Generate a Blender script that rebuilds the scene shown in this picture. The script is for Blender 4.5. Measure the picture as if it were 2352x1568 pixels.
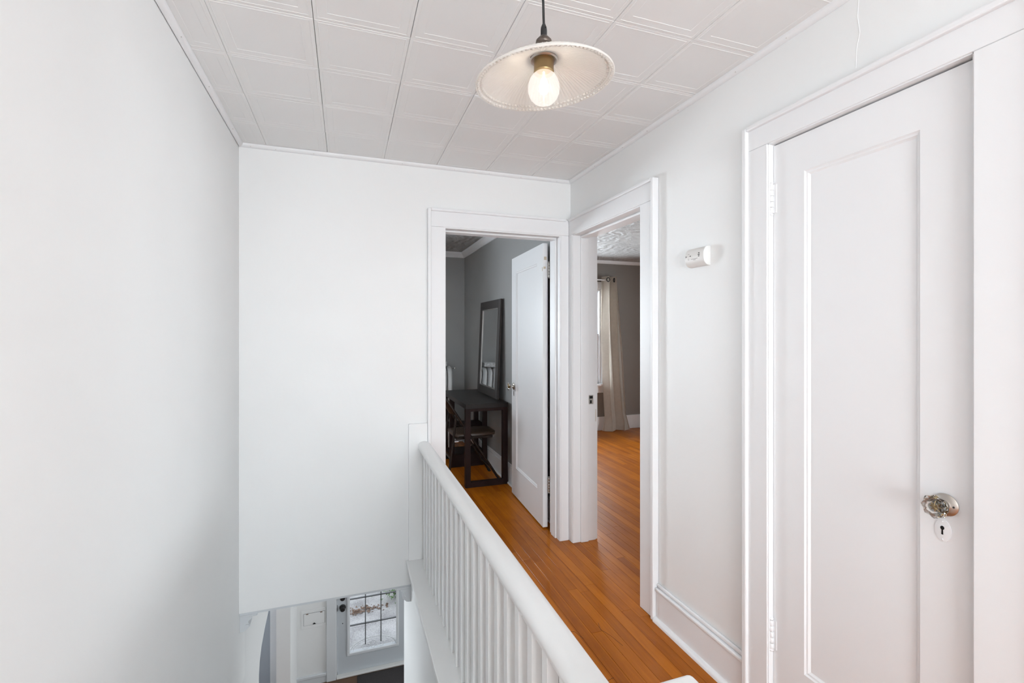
import bpy, bmesh, math, random
from mathutils import Vector, Matrix, Euler

random.seed(7)
SC = bpy.context.scene
COL = SC.collection
for o in list(bpy.data.objects):
    bpy.data.objects.remove(o)

# ------------------------------------------------------------------ camera
cam_d = bpy.data.cameras.new('camera')
cam = bpy.data.objects.new('camera', cam_d)
COL.objects.link(cam)
cam_d.sensor_width = 36.0
cam_d.lens = 1091.1 / 2352 * 36.0
cam_d.shift_y = -(784 - 762.4) / 2352
cam_d.clip_start = 0.05
cam.location = (0, 0, 1.369)
cam.rotation_euler = (math.radians(90), 0, math.radians(-19.221))
SC.camera = cam

# ------------------------------------------------------------------ world, lights, exposure
vs = SC.view_settings
vs.view_transform = 'Standard'
vs.look = 'None'
vs.gamma = 1.0
vs.use_curve_mapping = False
vs.exposure = 0.1
SC.cycles.max_bounces = 7
SC.cycles.diffuse_bounces = 4
SC.cycles.adaptive_threshold = 0.1
SC.cycles.transparent_max_bounces = 8
SC.cycles.caustics_reflective = False
SC.cycles.caustics_refractive = False

w = bpy.data.worlds.new('overcast_sky')
SC.world = w
w.use_nodes = True
bg = w.node_tree.nodes['Background']
bg.inputs['Color'].default_value = (0.93, 0.97, 1.0, 1)
bg.inputs['Strength'].default_value = 1.5


def area_light(name, loc, rot, sx, sy, power, color):
    """daylight or added fill entering through a window opening"""
    d = bpy.data.lights.new(name, 'AREA')
    d.shape = 'RECTANGLE'
    d.size = sx
    d.size_y = sy
    d.energy = power
    d.color = color
    o = bpy.data.objects.new(name, d)
    o.location = loc
    o.rotation_euler = rot
    COL.objects.link(o)
    return o


R90 = math.radians(90)
DAY = (0.87, 0.95, 1.0)
# landing window behind the photographer, daylight heading +Y
area_light('daylight_landing_window', (0.45, -2.34, 1.35), (R90, 0, 0), 1.45, 1.55, 90, DAY)
# bedroom window in the front wall, daylight heading -Y
area_light('daylight_bedroom_window', (-0.9, 6.55, 1.25), (-R90 - 0.35, 0, 0), 1.5, 1.4, 430, DAY)
# large room window in the front wall
area_light('daylight_large_room_window', (2.75, 6.60, 1.35), (-R90, 0, 0), 1.6, 1.6, 150, DAY)
# second window of the large room, in its outer side wall
area_light('daylight_large_room_side_window', (4.86, 3.4, 1.3), (0, R90, 0), 1.2, 1.3, 60, DAY)
# added fill at an unseen living room opening, lights the lower hall
area_light('fill_living_room_opening', (-2.4, 6.22, -1.5), (-R90, 0, 0), 1.3, 1.4, 190, DAY)

# fill added at an unseen side opening to brighten the entry, heading -X
area_light('fill_entry_opening', (3.68, 4.5, -1.5), (0, R90, 0), 1.4, 1.5, 42, DAY)

# ------------------------------------------------------------------ constants
XL, XR, YB, CZ = -0.537, 1.405, 2.851, 2.368
YR = -2.14           # rear wall of the landing
LF = -2.70           # lower floor level
YF = 5.85            # inner face of front wall upstairs
YD = 5.95            # inner face of the front wall downstairs


# ------------------------------------------------------------------ materials
def nodes(m):
    m.use_nodes = True
    nt = m.node_tree
    return nt, nt.nodes, nt.links, nt.nodes['Principled BSDF']


def mat(name, col, rough=0.5, metal=0.0, bump=0.0, bscale=60.0, var=0.0, vscale=3.0, spec=0.5, coat=0.0):
    m = bpy.data.materials.new(name)
    nt, N, L, P = nodes(m)
    P.inputs['Base Color'].default_value = (*col, 1)
    P.inputs['Roughness'].default_value = rough
    P.inputs['Metallic'].default_value = metal
    P.inputs['Specular IOR Level'].default_value = spec
    P.inputs['Coat Weight'].default_value = coat
    geo = N.new('ShaderNodeNewGeometry')
    if bump > 0:
        nz = N.new('ShaderNodeTexNoise')
        nz.inputs['Scale'].default_value = bscale
        nz.inputs['Detail'].default_value = 1.5
        L.new(geo.outputs['Position'], nz.inputs['Vector'])
        b = N.new('ShaderNodeBump')
        b.inputs['Strength'].default_value = bump
        b.inputs['Distance'].default_value = 0.004
        L.new(nz.outputs['Fac'], b.inputs['Height'])
        L.new(b.outputs['Normal'], P.inputs['Normal'])
    if var > 0:
        n2 = N.new('ShaderNodeTexNoise')
        n2.inputs['Scale'].default_value = vscale
        n2.inputs['Detail'].default_value = 1
        L.new(geo.outputs['Position'], n2.inputs['Vector'])
        mr = N.new('ShaderNodeMapRange')
        mr.inputs['From Min'].default_value = 0.3
        mr.inputs['From Max'].default_value = 0.7
        mr.inputs['To Min'].default_value = 1 - var
        mr.inputs['To Max'].default_value = 1 + var
        L.new(n2.outputs['Fac'], mr.inputs['Value'])
        mx = N.new('ShaderNodeVectorMath')
        mx.operation = 'SCALE'
        mx.inputs[0].default_value = col
        L.new(mr.outputs['Result'], mx.inputs['Scale'])
        L.new(mx.outputs['Vector'], P.inputs['Base Color'])
    return m


M = {}
M['wall'] = mat('white_plaster_paint', (0.885, 0.885, 0.88), 0.55, bump=0.10, bscale=45, var=0.008)
M['trim'] = mat('white_trim_enamel', (0.87, 0.87, 0.88), 0.45, bump=0.03, bscale=30)
M['rail'] = mat('white_railing_enamel', (0.89, 0.89, 0.885), 0.38, bump=0.06, bscale=60, var=0.01)
M['panel'] = mat('aged_white_hardboard', (0.80, 0.77, 0.745), 0.5, var=0.04, vscale=7)
M['tile'] = mat('ceiling_tile_paint', (0.87, 0.868, 0.862), 0.6, bump=0.04, bscale=120)
M['backing'] = mat('ceiling_void_dark', (0.06, 0.058, 0.055), 0.9)
M['grey'] = mat('grey_bedroom_paint', (0.33, 0.325, 0.318), 0.55, bump=0.15, bscale=50, var=0.03)
M['taupe'] = mat('taupe_room_paint', (0.275, 0.25, 0.228), 0.6, bump=0.12, bscale=50, var=0.03)
M['blue_grey'] = mat('blue_grey_living_room_paint', (0.38, 0.42, 0.47), 0.55)
M['lower_wall'] = mat('lower_hall_paint', (0.82, 0.82, 0.815), 0.5, bump=0.05)
M['lower_trim'] = mat('lower_hall_trim_enamel', (0.70, 0.72, 0.74), 0.4)
M['frontdoor'] = mat('front_door_paint', (0.55, 0.58, 0.61), 0.4)
M['espresso'] = mat('espresso_wood', (0.022, 0.010, 0.009), 0.45, bump=0.05, bscale=80, var=0.2, vscale=9, spec=0.15)
M['desktop'] = mat('espresso_wood_top', (0.017, 0.013, 0.012), 0.35, bump=0.04, bscale=90, var=0.2, vscale=9, spec=0.3)
M['chair_metal'] = mat('dark_brown_chair_metal', (0.020, 0.012, 0.009), 0.35, spec=0.3)
M['chair_vinyl'] = mat('brown_vinyl', (0.06, 0.035, 0.022), 0.38, bump=0.1, bscale=140)
M['pewter'] = mat('dark_pewter_frame', (0.046, 0.037, 0.034), 0.45, metal=0.0, bump=0.05, bscale=150, spec=0.3)
M['silver_edge'] = mat('silver_bead', (0.30, 0.28, 0.27), 0.45, metal=0.5)
M['mirror'] = mat('mirror_silver', (0.82, 0.84, 0.85), 0.02, metal=1.0)
M['nickel'] = mat('brushed_nickel', (0.52, 0.48, 0.44), 0.32, metal=0.95, bump=0.03, bscale=200)
M['chrome'] = mat('worn_chrome', (0.68, 0.66, 0.63), 0.25, metal=0.9)
M['black'] = mat('black_metal', (0.012, 0.012, 0.013), 0.4)
M['hole'] = mat('dark_opening', (0.006, 0.006, 0.006), 0.9)
M['bronze'] = mat('dark_bronze', (0.14, 0.115, 0.10), 0.32, metal=0.85)
M['brass'] = mat('aged_brass', (0.42, 0.31, 0.16), 0.36, metal=0.9)
M['cord'] = mat('black_fabric_cord', (0.02, 0.02, 0.02), 0.75, bump=0.3, bscale=900)
M['plastic'] = mat('white_abs_plastic', (0.78, 0.755, 0.73), 0.4)
M['plastic_end'] = mat('bright_white_plastic', (0.86, 0.86, 0.84), 0.4)
M['print'] = mat('grey_printing', (0.30, 0.28, 0.27), 0.6)
M['radiator'] = mat('white_radiator_enamel', (0.80, 0.80, 0.80), 0.3)
M['linen'] = mat('beige_linen', (0.84, 0.78, 0.71), 0.85, bump=0.25, bscale=400, var=0.04, vscale=30)
M['shelf_stone'] = mat('speckled_white_stone', (0.62, 0.62, 0.62), 0.5, bump=0.5, bscale=60, var=0.30, vscale=90)
M['threshold'] = mat('pale_threshold', (0.72, 0.71, 0.69), 0.4)
M['mat'] = mat('dark_door_mat', (0.035, 0.03, 0.03), 0.95, bump=0.8, bscale=250)
M['lower_floor'] = mat('lower_wood_floor', (0.12, 0.06, 0.03), 0.3)
M['chip'] = mat('bare_wood_chip', (0.60, 0.52, 0.40), 0.7)
M['came'] = mat('lead_came', (0.16, 0.17, 0.18), 0.5, metal=0.4)
M['soil'] = mat('leaf_litter_soil', (0.16, 0.10, 0.075), 0.95, bump=0.6, bscale=60, var=0.4, vscale=25)
M['leaf'] = mat('shrub_leaf', (0.11, 0.22, 0.07), 0.6, var=0.3, vscale=12)
M['leaf_dry'] = mat('dry_leaf', (0.20, 0.13, 0.095), 0.8, var=0.3, vscale=20)
M['bark'] = mat('grey_bark', (0.20, 0.16, 0.13), 0.9, bump=0.6, bscale=40)
M['scuff'] = mat('paint_scuff', (0.55, 0.50, 0.45), 0.6)


def mat_concrete():
    m = bpy.data.materials.new('wet_concrete')
    nt, N, L, P = nodes(m)
    P.inputs['Roughness'].default_value = 0.8
    geo = N.new('ShaderNodeNewGeometry')
    n1 = N.new('ShaderNodeTexNoise')
    n1.inputs['Scale'].default_value = 55
    n1.inputs['Detail'].default_value = 6
    n2 = N.new('ShaderNodeTexNoise')
    n2.inputs['Scale'].default_value = 3
    L.new(geo.outputs['Position'], n1.inputs['Vector'])
    L.new(geo.outputs['Position'], n2.inputs['Vector'])
    ad = N.new('ShaderNodeMath')
    ad.operation = 'ADD'
    L.new(n1.outputs['Fac'], ad.inputs[0])
    L.new(n2.outputs['Fac'], ad.inputs[1])
    cr = N.new('ShaderNodeValToRGB')
    cr.color_ramp.elements[0].position = 0.35
    cr.color_ramp.elements[0].color = (0.24, 0.24, 0.25, 1)
    cr.color_ramp.elements[1].position = 0.75
    cr.color_ramp.elements[1].color = (0.66, 0.66, 0.68, 1)
    hf = N.new('ShaderNodeMath')
    hf.operation = 'MULTIPLY'
    hf.inputs[1].default_value = 0.5
    L.new(ad.outputs[0], hf.inputs[0])
    L.new(hf.outputs[0], cr.inputs['Fac'])
    L.new(cr.outputs['Color'], P.inputs['Base Color'])
    return m


M['concrete'] = mat_concrete()


def mat_wood():
    m = bpy.data.materials.new('orange_oak_strip')
    nt, N, L, P = nodes(m)
    geo = N.new('ShaderNodeNewGeometry')
    oi = N.new('ShaderNodeObjectInfo')
    # per-strip tone
    sep = N.new('ShaderNodeSeparateXYZ')
    L.new(geo.outputs['Position'], sep.inputs[0])
    div = N.new('ShaderNodeMath'); div.operation = 'DIVIDE'; div.inputs[1].default_value = 0.055
    L.new(sep.outputs['X'], div.inputs[0])
    fl = N.new('ShaderNodeMath'); fl.operation = 'FLOOR'
    L.new(div.outputs[0], fl.inputs[0])
    cmb = N.new('ShaderNodeCombineXYZ')
    L.new(fl.outputs[0], cmb.inputs[0])
    L.new(oi.outputs['Random'], cmb.inputs[1])
    wn = N.new('ShaderNodeTexWhiteNoise')
    L.new(cmb.outputs[0], wn.inputs['Vector'])
    # grain
    vm = N.new('ShaderNodeVectorMath'); vm.operation = 'MULTIPLY'
    vm.inputs[1].default_value = (70, 4.5, 20)
    L.new(geo.outputs['Position'], vm.inputs[0])
    va = N.new('ShaderNodeVectorMath'); va.operation = 'ADD'
    L.new(vm.outputs[0], va.inputs[0])
    sc = N.new('ShaderNodeVectorMath'); sc.operation = 'SCALE'; sc.inputs['Scale'].default_value = 37
    L.new(wn.outputs['Color'], sc.inputs[0])
    L.new(sc.outputs[0], va.inputs[1])
    g = N.new('ShaderNodeTexNoise'); g.inputs['Scale'].default_value = 1.0
    g.inputs['Detail'].default_value = 5; g.inputs['Distortion'].default_value = 0.6
    L.new(va.outputs[0], g.inputs['Vector'])
    # blotches
    bl = N.new('ShaderNodeTexNoise'); bl.inputs['Scale'].default_value = 5
    bl.inputs['Detail'].default_value = 3
    L.new(geo.outputs['Position'], bl.inputs['Vector'])
    cr = N.new('ShaderNodeValToRGB')
    cr.color_ramp.elements[0].position = 0.30
    cr.color_ramp.elements[0].color = (0.29, 0.072, 0.002, 1)
    cr.color_ramp.elements[1].position = 0.72
    cr.color_ramp.elements[1].color = (0.50, 0.146, 0.005, 1)
    a1 = N.new('ShaderNodeMath'); a1.operation = 'MULTIPLY'; a1.inputs[1].default_value = 0.34
    L.new(wn.outputs['Value'], a1.inputs[0])
    a2 = N.new('ShaderNodeMath'); a2.operation = 'MULTIPLY_ADD'; a2.inputs[1].default_value = 0.42
    L.new(g.outputs['Fac'], a2.inputs[0]); L.new(a1.outputs[0], a2.inputs[2])
    a3 = N.new('ShaderNodeMath'); a3.operation = 'MULTIPLY_ADD'; a3.inputs[1].default_value = 0.28
    L.new(bl.outputs['Fac'], a3.inputs[0]); L.new(a2.outputs[0], a3.inputs[2])
    L.new(a3.outputs[0], cr.inputs['Fac'])
    L.new(cr.outputs['Color'], P.inputs['Base Color'])
    P.inputs['Roughness'].default_value = 0.42
    P.inputs['Coat Weight'].default_value = 0.28
    P.inputs['Coat Roughness'].default_value = 0.06
    P.inputs['Specular IOR Level'].default_value = 0.10
    b = N.new('ShaderNodeBump'); b.inputs['Strength'].default_value = 0.10; b.inputs['Distance'].default_value = 0.002
    L.new(g.outputs['Fac'], b.inputs['Height'])
    L.new(b.outputs['Normal'], P.inputs['Normal'])
    n3 = N.new('ShaderNodeTexNoise'); n3.inputs['Scale'].default_value = 14
    L.new(geo.outputs['Position'], n3.inputs['Vector'])
    b2 = N.new('ShaderNodeBump'); b2.inputs['Strength'].default_value = 0.10; b2.inputs['Distance'].default_value = 0.003
    L.new(n3.outputs['Fac'], b2.inputs['Height'])
    L.new(b2.outputs['Normal'], P.inputs['Coat Normal'])
    return m


M['wood'] = mat_wood()
M['joint'] = mat('floor_joint_dark', (0.05, 0.022, 0.008), 0.7)


def mat_embossed():
    """pressed paper ceiling with swirling relief"""
    m = bpy.data.materials.new('embossed_swirl_ceiling')
    nt, N, L, P = nodes(m)
    geo = N.new('ShaderNodeNewGeometry')
    n = N.new('ShaderNodeTexNoise')
    n.inputs['Scale'].default_value = 16
    n.inputs['Detail'].default_value = 6
    n.inputs['Distortion'].default_value = 2.2
    L.new(geo.outputs['Position'], n.inputs['Vector'])
    wv = N.new('ShaderNodeTexWave')
    wv.inputs['Scale'].default_value = 3.0
    wv.inputs['Distortion'].default_value = 14
    wv.inputs['Detail'].default_value = 4
    L.new(geo.outputs['Position'], wv.inputs['Vector'])
    ad = N.new('ShaderNodeMath'); ad.operation = 'ADD'
    L.new(n.outputs['Fac'], ad.inputs[0]); L.new(wv.outputs['Fac'], ad.inputs[1])
    b = N.new('ShaderNodeBump'); b.inputs['Strength'].default_value = 0.9; b.inputs['Distance'].default_value = 0.012
    L.new(ad.outputs[0], b.inputs['Height'])
    L.new(b.outputs['Normal'], P.inputs['Normal'])
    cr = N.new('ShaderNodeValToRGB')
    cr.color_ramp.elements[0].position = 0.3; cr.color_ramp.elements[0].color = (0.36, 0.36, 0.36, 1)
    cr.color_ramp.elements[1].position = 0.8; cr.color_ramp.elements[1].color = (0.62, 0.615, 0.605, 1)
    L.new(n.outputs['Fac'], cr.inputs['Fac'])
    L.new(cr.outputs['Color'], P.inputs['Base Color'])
    P.inputs['Roughness'].default_value = 0.5
    return m


M['embossed'] = mat_embossed()


def mat_linen():
    m = M['linen']
    nt, N, L, P = nodes(m)
    tl = N.new('ShaderNodeBsdfTranslucent')
    tl.inputs['Color'].default_value = (0.88, 0.84, 0.79, 1)
    mx = N.new('ShaderNodeMixShader')
    mx.inputs['Fac'].default_value = 0.45
    L.new(P.outputs[0], mx.inputs[1])
    L.new(tl.outputs[0], mx.inputs[2])
    L.new(mx.outputs[0], N['Material Output'].inputs['Surface'])


mat_linen()


def mat_pane(name, tint=(1, 1, 1), gloss=0.10):
    m = bpy.data.materials.new(name)
    m.use_nodes = True
    nt = m.node_tree; N = nt.nodes; L = nt.links
    N.remove(N['Principled BSDF'])
    out = N['Material Output']
    tr = N.new('ShaderNodeBsdfTransparent'); tr.inputs['Color'].default_value = (*tint, 1)
    gl = N.new('ShaderNodeBsdfGlossy'); gl.inputs['Roughness'].default_value = 0.03
    mx = N.new('ShaderNodeMixShader'); mx.inputs['Fac'].default_value = gloss
    L.new(tr.outputs[0], mx.inputs[1]); L.new(gl.outputs[0], mx.inputs[2])
    L.new(mx.outputs[0], out.inputs['Surface'])
    return m


M['pane'] = mat_pane('window_pane', (0.97, 0.98, 0.99), 0.06)


def mat_glass(name, col, rough, ior=1.5):
    m = bpy.data.materials.new(name)
    nt, N, L, P = nodes(m)
    P.inputs['Base Color'].default_value = (*col, 1)
    P.inputs['Transmission Weight'].default_value = 1.0
    P.inputs['Roughness'].default_value = rough
    P.inputs['IOR'].default_value = ior
    return m


M['knob_glass'] = mat_glass('cut_glass', (0.93, 0.92, 0.90), 0.02, 1.55)


def mat_shade():
    """pressed frosted glass, lets light through and scatters it"""
    m = bpy.data.materials.new('ribbed_shade_glass')
    m.use_nodes = True
    nt = m.node_tree; N = nt.nodes; L = nt.links
    N.remove(N['Principled BSDF'])
    out = N['Material Output']
    tl = N.new('ShaderNodeBsdfTranslucent'); tl.inputs['Color'].default_value = (0.94, 0.925, 0.90, 1)
    df = N.new('ShaderNodeBsdfDiffuse'); df.inputs['Color'].default_value = (0.93, 0.915, 0.89, 1)
    gl = N.new('ShaderNodeBsdfGlossy'); gl.inputs['Roughness'].default_value = 0.30
    tp = N.new('ShaderNodeBsdfTransparent'); tp.inputs['Color'].default_value = (0.95, 0.93, 0.90, 1)
    m1 = N.new('ShaderNodeMixShader'); m1.inputs['Fac'].default_value = 0.45
    L.new(tl.outputs[0], m1.inputs[1]); L.new(df.outputs[0], m1.inputs[2])
    m2 = N.new('ShaderNodeMixShader'); m2.inputs['Fac'].default_value = 0.06
    L.new(m1.outputs[0], m2.inputs[1]); L.new(gl.outputs[0], m2.inputs[2])
    m3 = N.new('ShaderNodeMixShader'); m3.inputs['Fac'].default_value = 0.15
    L.new(m2.outputs[0], m3.inputs[1]); L.new(tp.outputs[0], m3.inputs[2])
    L.new(m3.outputs[0], out.inputs['Surface'])
    return m


M['shade'] = mat_shade()


def mat_emit(name, col, strength):
    m = bpy.data.materials.new(name)
    nt, N, L, P = nodes(m)
    P.inputs['Base Color'].default_value = (*col, 1)
    P.inputs['Emission Color'].default_value = (*col, 1)
    P.inputs['Emission Strength'].default_value = strength
    return m


M['filament'] = mat_emit('glowing_filament', (1.0, 0.86, 0.70), 60)


def mat_bulb():
    """lit seeded glass envelope of the lamp"""
    m = bpy.data.materials.new('lit_bulb_glass')
    m.use_nodes = True
    nt = m.node_tree; N = nt.nodes; L = nt.links
    N.remove(N['Principled BSDF'])
    out = N['Material Output']
    tp = N.new('ShaderNodeBsdfTransparent')
    tl = N.new('ShaderNodeBsdfTranslucent'); tl.inputs['Color'].default_value = (1, 0.97, 0.95, 1)
    em = N.new('ShaderNodeEmission'); em.inputs['Color'].default_value = (1, 0.90, 0.83, 1); em.inputs['Strength'].default_value = 1.25
    m1 = N.new('ShaderNodeMixShader'); m1.inputs['Fac'].default_value = 0.45
    L.new(tp.outputs[0], m1.inputs[1]); L.new(em.outputs[0], m1.inputs[2])
    gl = N.new('ShaderNodeBsdfGlossy'); gl.inputs['Roughness'].default_value = 0.05
    m2 = N.new('ShaderNodeMixShader'); m2.inputs['Fac'].default_value = 0.07
    L.new(m1.outputs[0], m2.inputs[1]); L.new(gl.outputs[0], m2.inputs[2])
    L.new(m2.outputs[0], out.inputs['Surface'])
    return m


M['bulb'] = mat_bulb()
M['bulb'].cycles.emission_sampling = 'NONE'
M['filament'].cycles.emission_sampling = 'NONE'


# ------------------------------------------------------------------ geometry helpers
class B:
    def __init__(self):
        self.bm = bmesh.new()

    def box(self, x0, x1, y0, y1, z0, z1, bev=0.0, mtx=None, seg=1):
        x0, x1 = min(x0, x1), max(x0, x1)
        y0, y1 = min(y0, y1), max(y0, y1)
        z0, z1 = min(z0, z1), max(z0, z1)
        T = Matrix.Translation(((x0 + x1) / 2, (y0 + y1) / 2, (z0 + z1) / 2)) @ Matrix.Diagonal((x1 - x0, y1 - y0, z1 - z0, 1))
        if mtx is not None:
            T = mtx @ T
        r = bmesh.ops.create_cube(self.bm, size=1.0, matrix=T)
        if bev > 0:
            es = set()
            for v in r['verts']:
                es.update(v.link_edges)
            bmesh.ops.bevel(self.bm, geom=list(es), offset=bev, segments=seg, affect='EDGES', profile=0.5, clamp_overlap=True)
        return self

    def poly(self, vs_, faces):
        v = [self.bm.verts.new(p) for p in vs_]
        for f in faces:
            try:
                self.bm.faces.new([v[i] for i in f])
            except ValueError:
                pass
        return self

    def prism(self, pts, axis, a0, a1):
        """extrude a 2D outline along axis; pts are the two other coords in xyz order"""
        def P(p, a):
            if axis == 'x':
                return (a, p[0], p[1])
            if axis == 'y':
                return (p[0], a, p[1])
            return (p[0], p[1], a)
        n = len(pts)
        vs_ = [P(p, a0) for p in pts] + [P(p, a1) for p in pts]
        fs = [tuple(range(n))[::-1], tuple(range(n, 2 * n))]
        fs += [(i, (i + 1) % n, n + (i + 1) % n, n + i) for i in range(n)]
        return self.poly(vs_, fs)

    def tube(self, path, r, n=8, closed=False):
        path = [Vector(p) for p in path]
        m = len(path)
        rr = r if isinstance(r, (list, tuple)) else [r] * m
        rings = []
        up = None
        for i in range(m):
            if closed:
                t = path[(i + 1) % m] - path[i - 1]
            else:
                t = path[min(i + 1, m - 1)] - path[max(i - 1, 0)]
            t.normalize()
            if up is None:
                up = Vector((0, 0, 1)) if abs(t.z) < 0.9 else Vector((0, 1, 0))
            a = up - t * up.dot(t)
            if a.length < 1e-6:
                a = Vector((1, 0, 0)) - t * t.x
            a.normalize()
            b = t.cross(a)
            up = a
            rings.append([self.bm.verts.new(path[i] + (a * math.cos(2 * math.pi * k / n) + b * math.sin(2 * math.pi * k / n)) * rr[i]) for k in range(n)])
        for i in range(m if closed else m - 1):
            A, C = rings[i], rings[(i + 1) % m]
            for k in range(n):
                self.bm.faces.new((A[k], A[(k + 1) % n], C[(k + 1) % n], C[k]))
        if not closed:
            self.bm.faces.new(rings[0][::-1])
            self.bm.faces.new(rings[-1])
        return self

    def lathe(self, prof, n=24, mtx=None, mod=None):
        """revolve (r, z) profile about z; mod(theta, j, r, z) can reshape"""
        mtx = mtx or Matrix.Identity(4)
        rings = []
        for j, (r, z) in enumerate(prof):
            if r < 1e-6:
                rings.append([self.bm.verts.new(mtx @ Vector((0, 0, z)))])
                continue
            ring = []
            for k in range(n):
                th = 2 * math.pi * k / n
                r2, z2 = (mod(th, j, r, z) if mod else (r, z))
                ring.append(self.bm.verts.new(mtx @ Vector((r2 * math.cos(th), r2 * math.sin(th), z2))))
            rings.append(ring)
        for A, C in zip(rings[:-1], rings[1:]):
            for k in range(n):
                k2 = (k + 1) % n
                if len(A) == 1 and len(C) == 1:
                    continue
                if len(A) == 1:
                    self.bm.faces.new((A[0], C[k2], C[k]))
                elif len(C) == 1:
                    self.bm.faces.new((A[k], A[k2], C[0]))
                else:
                    self.bm.faces.new((A[k], A[k2], C[k2], C[k]))
        return self

    def ball(self, c, r, seg=8, rings=6, sx=1, sy=1, sz=1):
        bmesh.ops.create_uvsphere(self.bm, u_segments=seg, v_segments=rings, radius=1.0,
                                  matrix=Matrix.Translation(c) @ Matrix.Diagonal((r * sx, r * sy, r * sz, 1)))
        return self

    def mesh(self, name, off=(0, 0, 0), smooth=False):
        bmesh.ops.recalc_face_normals(self.bm, faces=self.bm.faces[:])
        if any(off):
            bmesh.ops.translate(self.bm, verts=self.bm.verts[:], vec=-Vector(off))
        me = bpy.data.meshes.new(name)
        self.bm.to_mesh(me)
        self.bm.free()
        if smooth:
            me.polygons.foreach_set('use_smooth', [True] * len(me.polygons))
            try:
                me.set_sharp_from_angle(angle=math.radians(40))
            except Exception:
                pass
        return me


def wpos(o):
    p = Vector((0, 0, 0))
    while o is not None:
        p = p + o.location
        o = o.parent
    return p


def obj(name, b, material, parent=None, smooth=False, local=False, base=None):
    """link ONE mesh object. World-space geometry is moved into the parent's space."""
    if isinstance(b, B):
        if local:
            off = (0, 0, 0)
        elif parent is not None:
            off = wpos(parent)
        else:
            off = base or (0, 0, 0)
        me = b.mesh(name, off, smooth)
    else:
        me = b
    o = bpy.data.objects.new(name, me)
    me.materials.clear()
    me.materials.append(M[material])
    COL.objects.link(o)
    if parent is not None:
        o.parent = parent
    elif base is not None:
        o.location = base
    return o


def thing(name, label, cat, loc=(0, 0, 0), rotz=0.0, group=None):
    o = bpy.data.objects.new(name, None)
    o.empty_display_size = 0.05
    COL.objects.link(o)
    o.location = loc
    o.rotation_euler = (0, 0, rotz)
    o['label'] = label
    o['category'] = cat
    if group:
        o['group'] = group
    return o


def tag(o, label=None, cat=None, group=None, kind=None):
    if label:
        o['label'] = label
    if cat:
        o['category'] = cat
    if group:
        o['group'] = group
    if kind:
        o['kind'] = kind
    return o


def struct(name, b, material, label, cat, smooth=False):
    return tag(obj(name, b, material, smooth=smooth), label, cat, kind='structure')


def sempty(name, label, cat, loc=(0, 0, 0), rotz=0.0):
    return tag(thing(name, label, cat, loc, rotz), kind='structure')


def wall(axis, p0, p1, a0, a1, z0, z1, holes=()):
    """wall slab; axis = normal axis; holes = (a0, a1, z0, z1)"""
    b = B()
    A = sorted({a0, a1, *[min(max(h[0], a0), a1) for h in holes], *[min(max(h[1], a0), a1) for h in holes]})
    for i in range(len(A) - 1):
        lo, hi = A[i], A[i + 1]
        mid = (lo + hi) / 2
        hs = sorted([(h[2], h[3]) for h in holes if h[0] < mid < h[1]])
        z = z0
        for h0, h1 in hs + [(z1, z1)]:
            if h0 > z + 1e-6:
                if axis == 'x':
                    b.box(p0, p1, lo, hi, z, min(h0, z1))
                else:
                    b.box(lo, hi, p0, p1, z, min(h0, z1))
            z = max(z, h1)
    bmesh.ops.remove_doubles(b.bm, verts=b.bm.verts[:], dist=1e-5)
    # drop the doubled inner faces between stacked blocks
    seen = {}
    for f in list(b.bm.faces):
        k = tuple(sorted(v.index for v in f.verts))
    b.bm.verts.index_update()
    for f in list(b.bm.faces):
        k = tuple(sorted(v.index for v in f.verts))
        seen.setdefault(k, []).append(f)
    dead = [f for fs in seen.values() if len(fs) > 1 for f in fs]
    if dead:
        bmesh.ops.delete(b.bm, geom=dead, context='FACES_ONLY')
    return b


# ------------------------------------------------------------------ openings
D1 = (0.564, 1.325, 0.0, 2.000)      # bedroom door, X range
D2 = (2.030, 2.789, 0.0, 2.003)      # large room door, Y range
D3 = (0.694, 1.271, 0.0, 2.025)      # closet, Y range
WB = (-1.45, -0.35, 0.98, 2.08)       # bedroom window X
WL = (2.18, 3.36, 0.65, 1.97)        # large room window X
WS = (2.8, 4.0, 0.65, 1.97)          # large room side window Y
WR = (-0.28, 1.18, 0.58, 2.14)       # landing window X

# ------------------------------------------------------------------ upstairs shell
tag(obj('wall_left', wall('x', XL - 0.14, XL, YR, 3.0, -0.55, CZ + 0.05), 'wall'),
    'tall white plaster wall on the left of the stairwell', 'wall', kind='structure')
tag(obj('wall_back', wall('y', YB, YB + 0.07, XL - 0.1, XR + 0.07, -0.123, CZ + 0.05, [(D1[0] - 0.02, D1[1] + 0.02, -0.2, D1[3] + 0.02)]), 'wall'),
    'white plaster wall facing the viewer above the stairs', 'wall', kind='structure')
wr = struct('wall_right', wall('x', XR, XR + 0.07, YR, YB + 0.07, -0.12, CZ + 0.05,
            [(D2[0] - 0.02, D2[1] + 0.02, -0.2, D2[3] + 0.02), (D3[0] - 0.02, D3[1] + 0.02, 0.0, D3[3] + 0.02)]), 'wall',
            'white plaster wall on the right with two door openings', 'wall')
struct('wall_rear', wall('y', YR - 0.12, YR, XL - 0.14, XR + 0.2, -0.12, CZ + 0.05, [WR]), 'wall',
       'white wall behind the viewer with the landing window', 'wall')
# plaster ridge of an old crack above the closet casing
crk = [(1972, 0), (1970, 40), (1975, 75), (1968, 110), (1966, 156)]


def on_x(px, py, X):
    u = (px - 1176) / 1091.1
    v = (762.4 - py) / 1091.1
    yw = math.radians(19.221)
    dx = u * math.cos(yw) + math.sin(yw)
    dy = -u * math.sin(yw) + math.cos(yw)
    t = X / dx
    return (X, dy * t, 1.369 + v * t)


obj('plaster_crack', B().tube([on_x(x, y, XR + 0.0006) for x, y in crk], 0.0014, 6), 'wall', wr)

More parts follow.
